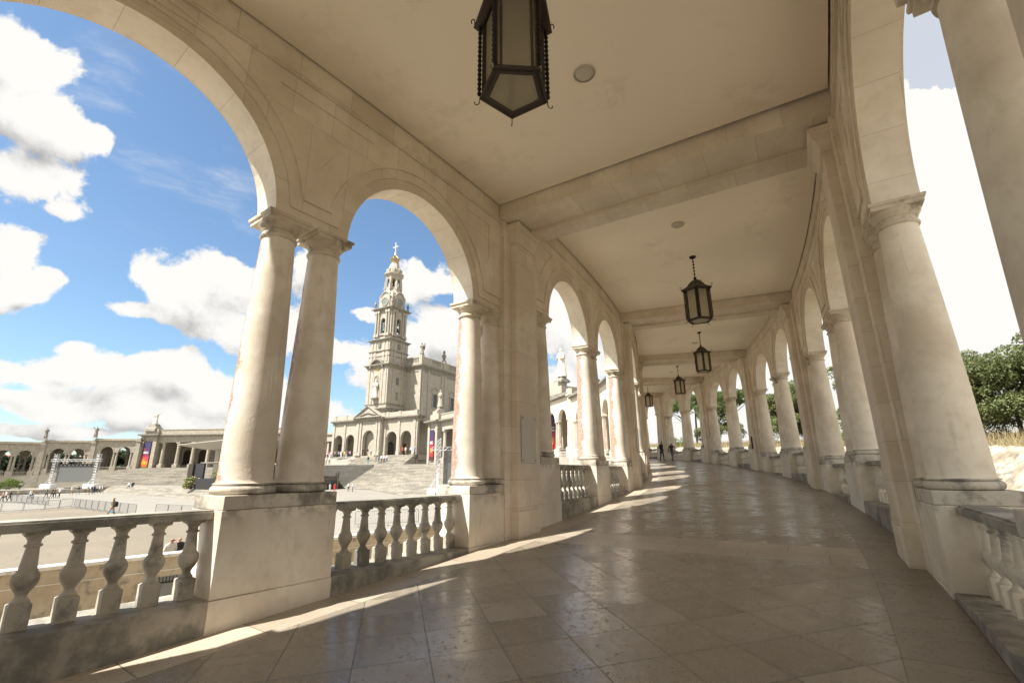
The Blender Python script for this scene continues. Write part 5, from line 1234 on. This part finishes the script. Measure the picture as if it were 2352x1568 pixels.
# ================================================================== STATUES
def statue(loc, h, ang, lab, arm=None, base=None, wings=False, mat='statue', parent=None):
    root = empty('statue', loc, ang); z0 = 0
    if base:
        m = MB(); bw, bh = base; m.loftrect([(-bw, bw, -bw, bw, 0), (-bw*.9, bw*.95, -bw*.9, bw*.9, bh*.35), (-bw*.6, bw*.7, -bw*.65, bw*.6, bh*.55), (-bw*.5, bw*.45, -bw*.5, bw*.5, bh)]); m.build('pedestal', M['extdark'], root); z0 = bh
    m = MB(); f = lambda a, z: .10*math.sin(7*a+z*9/h)+.05*math.sin(13*a)
    k = MB(); k.lathe([(.0, 0), (.20, .0), (.19, .06), (.155, .25), (.135, .42), (.13, .52), (.145, .62), (.155, .72), (.14, .78), (.09, .815), (.045, .83), (.042, .85)], 22, fold=f, caps=False)
    k.lathe([(.015, .842), (.050, .86), (.062, .90), (.058, .94), (.03, .97), (.005, .98)], 12, caps=False)
    m.v = [(x*h, y*h*.75, z*h+z0) for x, y, z in k.v]; m.f = k.f; m.mi = k.mi
    if arm == 'raised': m.bar((.13*h, 0, .76*h+z0), (.26*h, .06*h, .84*h+z0), .045*h, 7, r2=.03*h); m.bar((.26*h, .06*h, .84*h+z0), (.29*h, .08*h, .99*h+z0), .03*h, 7, r2=.018*h)
    else: m.bar((.13*h, 0, .76*h+z0), (.17*h, -.06*h, .60*h+z0), .045*h, 7, r2=.035*h); m.bar((.17*h, -.06*h, .60*h+z0), (.05*h, -.15*h, .64*h+z0), .03*h, 7, r2=.022*h)
    m.bar((-.13*h, 0, .76*h+z0), (-.17*h, -.06*h, .60*h+z0), .045*h, 7, r2=.035*h); m.bar((-.17*h, -.06*h, .60*h+z0), (-.04*h, -.15*h, .66*h+z0), .03*h, 7, r2=.022*h)
    m.build('figure', M[mat], root, smooth=60)
    if wings:
        for s in (-1, 1):
            w_ = MB(); pts = [(.03, .70), (.20, .98), (.24, .88), (.24, .55), (.17, .30), (.06, .45)]; w_.add([(s*x*h, .08*h, z*h+z0) for x, z in pts]+[(s*x*h, .13*h, z*h+z0) for x, z in pts], [tuple(range(6)), tuple(range(6, 12))[::-1]]+[(i, 6+i, 6+(i+1) % 6, (i+1) % 6) for i in range(6)]); w_.build('wing', M[mat], root)
    tag(root, lab, 'statue', 'stone statues'); return root
statue(onport(PR, pang, PL-.9, .6, 11.2), 4.6, pang, 'tall white robed statue on the corner pier seen in the second bay', base=(.9, .9), mat='coping')
statue(onport(PR, pang, 1.9, .6, 11.2), 3.9, pang, 'pale robed statue on the pier just right of the church arches', base=(.8, .9), mat='ext')
statue(onport(PLf, plang, 1.5, .4, 9.9), 3.5, plang, 'statue with raised arm on a dark rocky base over the left banner pier', arm='raised', base=(1.6, 2.0))
for j, lab in ((1, 'dark weathered statue on the far arcade, right of two'), (2, 'dark weathered statue on the far arcade, left of two')):
    t = LTH+j*DTH; statue(Vector((LC.x+(RI-.85)*math.cos(t), LC.y+(RI-.85)*math.sin(t), 8.75+(6-j)*STEP+LDZ)), 2.5, t-math.pi/2+math.pi, lab, arm='raised' if j == 1 else None, base=(.45, .5), mat='extdark')
statue(bl(8.3, 6.7, 30.2), 3.0, BANG, 'dark winged angel statue on the corner of the nave parapet', wings=True, mat='extdark', base=(.5, .4))
nf = statue(bl(0, .02-.35, 19.1), 4.6, BANG, 'white statue of a robed woman in the niche of the bell tower')
for (x, y, lab) in ((8.4, 15.8, 'weathered stone urn on the nave parapet right of the angel'),):
    m = MB(); m.lathe([(.5, 0), (.5, .4), (.25, .6), (.5, 1.2), (.6, 1.8), (.35, 2.1), (.2, 2.3), (.38, 2.6), (.3, 3.), (.05, 3.3)], 14); o = m.build('stone_urn', M['extdark'], smooth=50); o.location = bl(x, y, 30.2); tag(o, lab, 'urn')

# ================================================================== SCREENS, TRUSSES
def truss(m, a, b, w_=.30, n=None, r=.045):
    a = Vector(a); b = Vector(b); d = b-a; L = d.length; n = n or max(2, int(L/.55)); q = d.to_track_quat('Z', 'Y').to_matrix(); c = [q @ Vector((sx*w_/2, sy*w_/2, 0)) for sx, sy in ((-1, -1), (1, -1), (1, 1), (-1, 1))]
    for o in c: m.bar(a+o, b+o, r, 5)
    for i in range(n):
        p = a+d*(i/n); p2 = a+d*((i+1)/n)
        for j in range(4):
            o, o2 = c[j], c[(j+1) % 4]
            m.bar(p+o, p2+o2, r*.6, 4) if i % 2 == 0 else m.bar(p+o2, p2+o, r*.6, 4); m.bar(p+o, p+o2, r*.6, 4)
def screen_rig(loc, ang, W_, H, zs, zt, towers, lab, band=True):
    root = empty('screen_rig', loc, ang)
    m = MB(); m.box(-W_/2, W_/2, 0, .25, zs, zt); m.build('screen', M['screen'], root)
    m = MB(); m.box(-W_/2, W_/2, -.02, .3, zt, zt+.55); m.build('header', M['black'], root)
    if band:
        m = MB()
        for i in range(9): m.box(-W_/2+.3+i*W_/9, -W_/2+.3+i*W_/9+.5, -.05, -.021, zt+.15, zt+.4)
        m.build('fixings', M['louvre'], root)
    for x in towers:
        m = MB(); truss(m, (x, -.2, .9), (x, -.2, H), .62); m.bar((x, -.2, 3.5), (x+(.0), -1.6, .9), .05, 5); m.bar((x, -.2, 3.), (x-1.1, -.6, .9), .05, 5); m.build('truss_tower', M['alu'], root)
        m = MB()
        for sx in (-.95, .35): m.loftrect([(x+sx-.35, x+sx+.75, -1.3, .5, 0), (x+sx-.40, x+sx+.78, -1.35, .55, .45), (x+sx-.36, x+sx+.72, -1.3, .5, 1.05)])
        m.build('ballast_block', M['white'], root, bevel=.08)
    m = MB(); truss(m, (-W_/2-1.6, -.25, H-1.5), (W_/2+1.6, -.25, H-1.5), .5); m.build('truss_beam', M['alu'], root)
    tag(root, lab, 'screen'); return root
a = at(118, 1119, 112); b = at(211, 1119, 112)
screen_rig(Vector((*((a+b)/2).to_2d(), -1.72)), math.atan2(b.y-a.y, b.x-a.x), 8.4, 7.8, 1.5, 5.0, (-4.9, 4.9), 'big dark video screen between truss towers in front of the far arcade')
a = at(1008, 1128, 70); 
r2 = screen_rig(Vector((a.x, a.y, plz(a.x, a.y)+.3))+RT.normalized()*3.0, math.atan2(RT.y, RT.x)+.1, 4.9, 8.0, 1.6, 6.2, (-3.2, 3.2), 'dark video screen and truss tower partly hidden by the near left column', band=False)

# ================================================================== BARRIERS
def barrier():
    root = empty('crowd_barrier', (0, 0, 0)); m = MB(); r = .026
    m.tube([(-1.1, 0, .12), (-1.1, 0, 1.02), (-1.03, 0, 1.1), (1.03, 0, 1.1), (1.1, 0, 1.02), (1.1, 0, .12)], r, 6); m.bar((-1.1, 0, .2), (1.1, 0, .2), r, 6); m.build('frame', M['galv'], root)
    m = MB()
    for i in range(14): x = -.97+i*1.94/13; m.bar((x, 0, .2), (x, 0, 1.1), .008, 5)
    m.build('bars', M['galv'], root)
    for x in (-.85, .85):
        m = MB(); m.tube([(x, -.3, 0), (x, -.22, .09), (x, 0, .18), (x, .22, .09), (x, .3, 0)], .02, 6); m.build('foot', M['galv'], root)
    return root
bp = None
rows = [([(-60, 1181), (0, 1178), (101, 1172.5), (165, 1164.5)], 'near row of crowd barriers along the tan roadway'), ([(168, 1166), (310, 1184.5)], 'row of barriers running towards the near balustrade'),
        ([(-20, 1156), (25, 1154), (110, 1160.5)], 'farther row of barriers at the left edge'), ([(354, 1184), (478, 1192)], 'short row of barriers beside the near pedestal'), ([(813, 1210), (880, 1207), (962, 1203)], 'row of barriers seen through the second balustrade')]
ordn = ['first', 'second', 'third', 'fourth', 'fifth', 'sixth', 'seventh', 'eighth', 'ninth', 'tenth', 'eleventh', 'twelfth', 'thirteenth', 'fourteenth', 'fifteenth', 'sixteenth', 'seventeenth', 'eighteenth', 'nineteenth', 'twentieth']
for pts, lab in rows:
    P3 = [gp(u, v) for u, v in pts]; tot_ = sum((b-a).length for a, b in zip(P3, P3[1:])); n = max(1, int(tot_/2.3)); cnt = 0
    for a, b in zip(P3, P3[1:]):
        k = max(1, round((b-a).length/2.3))
        for i in range(k):
            if bp is None: bp = barrier(); o = bp
            else: o = copy_tree(bp)
            c = a.lerp(b, (i+.5)/k); o.location = c; o.rotation_euler = (0, 0, math.atan2(b.y-a.y, b.x-a.x)); o.scale = ((b-a).length/k/2.3, 1, 1)
            tag(o, '%s, %s from the left end' % (lab.replace('row of', 'panel in the row of').replace('crowd barriers', 'barriers'), ordn[min(cnt, 19)]), 'barrier', lab); cnt += 1
# ================================================================== VEGETATION AND OUTER TERRAIN
from mathutils import noise as mn
def leaf_mesh(name, mat, blobs, n, size, seed, flat=1.):
    """crown of n small leaf-cluster quads spread through the shells of many clumps"""
    g = np.random.default_rng(seed); B = np.array(blobs); wgt = B[:, 3]**2; wgt /= wgt.sum()
    idx = g.choice(len(B), n, p=wgt); c = B[idx, :3]; r = B[idx, 3]
    d = g.normal(size=(n, 3)); d /= np.linalg.norm(d, axis=1)[:, None]; d[:, 2] = np.abs(d[:, 2])*np.where(g.random(n) < .72, 1, -1)
    rad = r*(.55+.5*g.random(n)**.5); p = c+d*rad[:, None]*np.array([1, 1, flat*.8])
    a = g.normal(size=(n, 3))+d*.8; a /= np.linalg.norm(a, axis=1)[:, None]; t = np.cross(a, g.normal(size=(n, 3))); t /= np.linalg.norm(t, axis=1)[:, None]; b = np.cross(a, t)
    s = size*(.6+.8*g.random(n))[:, None]; V_ = np.stack([p-t*s, p+b*s*.5, p+t*s, p-b*s*.5], 1).reshape(-1, 3)
    me = bpy.data.meshes.new(name); me.from_pydata(V_.tolist(), [], [tuple(range(4*i, 4*i+4)) for i in range(n)]); me.materials.append(mat); return me
def limbs(h, R, seed, z0=.0, lean=0.):
    g = random.Random(seed); m = MB(); top = Vector((lean, 0, h*.45)); m.bar((0, 0, -.5), (lean*.4, 0, h*.22), .05*h*.55, 9, r2=.042*h*.5); m.bar((lean*.4, 0, h*.22), top, .042*h*.5, 8, r2=.03*h*.5); ends = []
    for i in range(7):
        a = 2*math.pi*i/7+g.random(); s = Vector((lean*.4, 0, h*.22)).lerp(top, g.random()); e = s+Vector((math.cos(a)*R*.55, math.sin(a)*R*.55, h*(.15+.3*g.random()))); m.bar(s, e, .02*h*.5, 6, r2=.010*h*.5)
        for j in range(3):
            e2 = e+Vector((g.uniform(-1, 1)*R*.4, g.uniform(-1, 1)*R*.4, g.random()*h*.22)); m.bar(e, e2, .010*h*.5, 5, r2=.004*h*.5); ends.append(e2)
        ends.append(e)
    return m, ends
TREE = {}
def tree(kind, loc, h, rot, lab, group=None):
    key = kind
    if key not in TREE:
        g = random.Random(hash(kind) % 1000 if False else len(TREE)*11+3); H0 = 7.; R = 3.6 if 'pine' not in kind else 3.2
        m, ends = limbs(H0, R, len(TREE)+2, lean=.3 if 'pine' in kind else .1)
        bl_ = []
        if 'pine' in kind:
            m = MB(); m.bar((0, 0, -.5), (.3, 0, 4.6), .17, 8, r2=.11); bl_ = []
            for i in range(9):
                a = g.random()*6.28; e = Vector((.3+math.cos(a)*R*.6, math.sin(a)*R*.6, 5.2+g.random()*.7)); m.bar((.3, 0, 3.6+g.random()), e, .06, 5, r2=.03)
            for i in range(46):
                a = g.random()*6.28; rr_ = R*math.sqrt(g.random()); bl_.append((.3+rr_*math.cos(a), rr_*math.sin(a), 5.7+.9*(1-(rr_/R)**2)+g.uniform(-.3, .2), g.uniform(.35, .7)))
        else:
            for e in ends: bl_.append((e.x, e.y, e.z+.2, g.uniform(.55, 1.0)))
            for i in range(60):
                a = g.random()*6.28; zz = g.random(); rr_ = R*(.95-.25*zz)*math.sqrt(g.random()); bl_.append((rr_*math.cos(a), rr_*math.sin(a), H0*(.16+.74*zz*(1-.35*(rr_/R)**2)), g.uniform(.55, 1.15)))
        mat = {'holm_oak': 'leaf', 'dense_tree': 'leafd', 'umbrella_pine': 'leafp'}[kind]
        TREE[key] = (leaf_mesh('crown', M[mat], bl_, 30000 if kind != 'umbrella_pine' else 16000, .11 if kind != 'umbrella_pine' else .085, len(TREE)+9, 1.), m)
        tr = m.build('trunk', M['trunk'], smooth=60); TREE[key] = (TREE[key][0], tr.data); bpy.data.objects.remove(tr)
    cm, tm_ = TREE[key]; root = empty(kind, loc, rot); k = h/7.
    for nm, me in (('crown', cm), ('trunk', tm_)):
        o = bpy.data.objects.new(nm, me); COL.objects.link(o); o.parent = root; o.scale = (k, k, k)
    tag(root, lab, 'tree', group); return root
# outer embankment following the gallery
def hprof(d):
    pts = [(0.5, -.5), (4.2, -.7), (5.2, .0), (6.6, .95), (7.3, 1.2), (12, 1.55), (22, 2.1), (60, 2.6)]
    for (a, ha), (b, hb_) in zip(pts, pts[1:]):
        if d <= b: return ha+(hb_-ha)*(d-a)/(b-a)
    return 2.6
def terr(s, d): 
    z = fz(min(s, 66))+hprof(d); return z
def strip_mesh(name, mat, ds, s0, s1, ns, amp, fr):
    m = MB(); R0 = RO
    for i in range(ns):
        for j in range(len(ds)-1):
            q = []
            for a, b in ((0, 0), (1, 0), (1, 1), (0, 1)):
                s = s0+(s1-s0)*(i+a)/ns; d = ds[j+b]; p = ring(s, R0+d, 0); n_ = mn.noise(Vector((p.x*fr, p.y*fr, 3.1)))+.5*mn.noise(Vector((p.x*fr*2.7, p.y*fr*2.7, 7.)))
                e = 0 if (j+b in (0, len(ds)-1)) else 1
                q.append((p.x, p.y, terr(s, d)+n_*amp*e))
            m.quad(*q)
    return m.build(name, mat)
tag(strip_mesh('outer_path', M['lane'], [.5, 2.0, 3.2, 4.2], -40, 80, 90, .02, .5), kind='structure')
tag(strip_mesh('rocky_bank', M['rock'], [4.2]+[4.2+.1*i for i in range(1, 32)]+[7.35], -30, 70, 620, .16, 2.2), kind='structure')
tag(strip_mesh('dry_field', M['earth'], [7.35, 8.5, 10, 12, 16, 22, 34, 60, 200], -40, 80, 80, .10, .3), kind='structure')
g = np.random.default_rng(4); n = 15000; s = g.uniform(-4, 64, n); d = 7.2+9*g.random(n)**1.4; hh = .28+.5*g.random(n)**2; vs = []; fs = []
for i in range(n):
    p = ring(s[i], RO+d[i], 0); z = terr(s[i], d[i])-.05; a = g.random()*6.28; w_ = .018; lx, ly = g.normal()*.14, g.normal()*.14; cx, cy = math.cos(a)*w_, math.sin(a)*w_
    vs += [(p.x-cx, p.y-cy, z), (p.x+cx, p.y+cy, z), (p.x+lx, p.y+ly, z+hh[i])]; fs.append((3*i, 3*i+1, 3*i+2))
me = bpy.data.meshes.new('dry_grass'); me.from_pydata(vs, [], fs); me.materials.append(M['dry']); o = bpy.data.objects.new('dry_grass', me); COL.objects.link(o); tag(o, 'dry golden grass along the top of the rocky bank', 'grass', kind='stuff')
# trees on the outer side
rt = random.Random(12); gr = 'oaks beyond the rocky bank'
tl = [(17.5, 13.5, 5.0, 'large green holm oak behind the last right column at the picture edge'), (22, 18., 5.4, 'holm oak rising behind the nearest one at the right edge'), (25.5, 14, 5.2, 'holm oak seen in the slit left of the big right column'), (30, 14, 6., 'holm oak seen between the second bay columns on the right'),
      (35, 17, 6.6, 'tall holm oak behind the third bay of the right arcade'), (40, 13.5, 5.6, 'rounded holm oak low behind the third bay balustrade'), (45, 18, 6.4, 'holm oak behind the fourth bay of the right arcade'), (57, 20, 6.6, 'distant holm oak beyond the far bays'),
      (13, 15, 5.6, 'holm oak at the far right edge of the picture'), (28, 24, 6.2, 'tall holm oak in the second row behind the rocky bank')]
tl += [(20, 12.2, 4.4, 'lower holm oak filling in beside the large one at the right edge'), (16.2, 17, 5.6, 'holm oak behind and right of the large one at the edge')]
for i, (s, d, h, lab) in enumerate(tl): tree('holm_oak', ring(s, RO+d, terr(s, d)), h, rt.random()*6, lab, gr)
for i, (s, d, h, lab) in enumerate([(50, 15, 7., 'umbrella pine with a flat bright crown behind the fourth bay'), (56, 13, 6.2, 'slender umbrella pine near the end of the right arcade'), (62, 22, 8., 'umbrella pine beyond the last arches'), (40, 26, 8.5, 'umbrella pine rising over the oaks')]):
    tree('umbrella_pine', ring(s, RO+d, terr(s, d)), h, rt.random()*6, lab, 'umbrella pines beyond the gallery')
def shrub(name, loc, R, H, n, mat, lab, seed, flowers=False, sz=.06):
    gg = random.Random(seed); bl_ = [(gg.uniform(-1, 1)*R*.7, gg.uniform(-1, 1)*R*.7, H*(.2+.6*gg.random()), gg.uniform(.25, .5)*min(R, H)) for _ in range(14)]
    root = empty(name, loc); o = bpy.data.objects.new('foliage', leaf_mesh('foliage', M[mat], bl_, n, sz, seed)); COL.objects.link(o); o.parent = root
    m = MB()
    for b in bl_[:6]: m.bar((0, 0, -.1), b[:3], .02, 5)
    m.build('stems', M['trunk'], root)
    if flowers: f_ = bpy.data.objects.new('blossoms', leaf_mesh('blossoms', M['flower'], bl_, n//6, sz*1.1, seed+1)); COL.objects.link(f_); f_.parent = root
    tag(root, lab, 'plant'); return root
for i, (s, d, R, lab) in enumerate([(18.5, 8.2, .5, 'small bush on the rocky bank at the right edge'), (20, 7.8, .7, 'bush in the dry grass above the rocks'), (15.5, 5.3, .5, 'grey green bush growing from the rocky bank'), (27, 8.5, .9, 'low bush behind the second bay of the right arcade'), (38, 8.6, 1.1, 'pale bush behind the third bay of the right arcade'), (52, 8.5, 1.2, 'pale green bush behind the fourth bay'), (21, 10.5, .9, 'yellow green bush below the big oak')]):
    shrub('bush', ring(s, RO+d, terr(s, d)), R, R*1.1, 1800, 'leafb' if i % 2 else 'leaf', lab, 40+i)
p = ring(7.2, RI-3.0, -5.2); shrub('tall_shrub', p, 1.6, 6.0, 5200, 'leafb', 'bright green shrub seen through the second bay balusters', 77)
# plants on the plaza side
p = at(440, 1108, 82); shrub('flower_bush', Vector((p.x, p.y, -1.12)), 1.3, 2.0, 2600, 'leafb', 'large flower arrangement in front of the dark altar panel', 81, True, .1)
p = at(508, 1098, 86); shrub('flower_bush', Vector((p.x, p.y, .3)), 1.6, 1.2, 1800, 'leafb', 'low flower arrangement right of the large one', 82, True, .1)
p = at(22, 1112, 112); shrub('bush', Vector((p.x, p.y, -1.7)), 3.0, 2.4, 2600, 'leafb', 'bright bush in front of the far arcade wall at the left', 83, False, .14)
rl = random.Random(3); gt = 'dark trees behind the far arcade'
for j in range(12):
    t = LTH+DTH*(-.35+j*.46); R = RO+6+rl.random()*6; tree('dense_tree', Vector((LC.x+R*math.cos(t), LC.y+R*math.sin(t), 3.2-.25*j-1.8)), 6.8+1.2*rl.random(), rl.random()*6, 'dark evergreen tree behind the far arcade, %s from the left portico' % ordn[j], gt)
for i, u in enumerate((744, 752, 762, 770)):
    p = at(u, 990, 155); tree('dense_tree', Vector((p.x, p.y, 6.2)), 7.5, i*1.3, 'dark treetop over the low wing roof, %s from the left' % ordn[i], 'treetops behind the low wing')
# houses behind the far arm
for i, (j, R, w_) in enumerate(((3.2, 112, 12), (2.2, 118, 10), (4.1, 120, 14))):
    t = LTH+DTH*j; r = empty('house', (LC.x+R*math.cos(t), LC.y+R*math.sin(t), 0), t+math.pi/2); m = MB(); m.box(-w_/2, w_/2, -4, 4, -4, 6.4); wll = m.build('wall', M['house'], r)
    m = MB(); m.add([(-w_/2-.4, -4.4, 6.4), (w_/2+.4, -4.4, 6.4), (w_/2+.4, 4.4, 6.4), (-w_/2-.4, 4.4, 6.4), (-w_/2+2, 0, 7.6), (w_/2-2, 0, 7.6)], [(0, 1, 5, 4), (2, 3, 4, 5), (1, 2, 5), (3, 0, 4), (0, 3, 2, 1)]); m.build('roof', M['redroof'], r)
    for k in range(3):
        m = MB(); m.box(-w_/2+1.5+k*3.2, -w_/2+2.6+k*3.2, 4.0, 4.05, 4.2, 5.6); m.build('window', M['glass_dark'], r)
    tag(r, ['white house with red tile roof seen through the far arches, middle one', 'white house with red roof behind the right far arches', 'wide white house behind the leftmost far arches'][i], 'house')
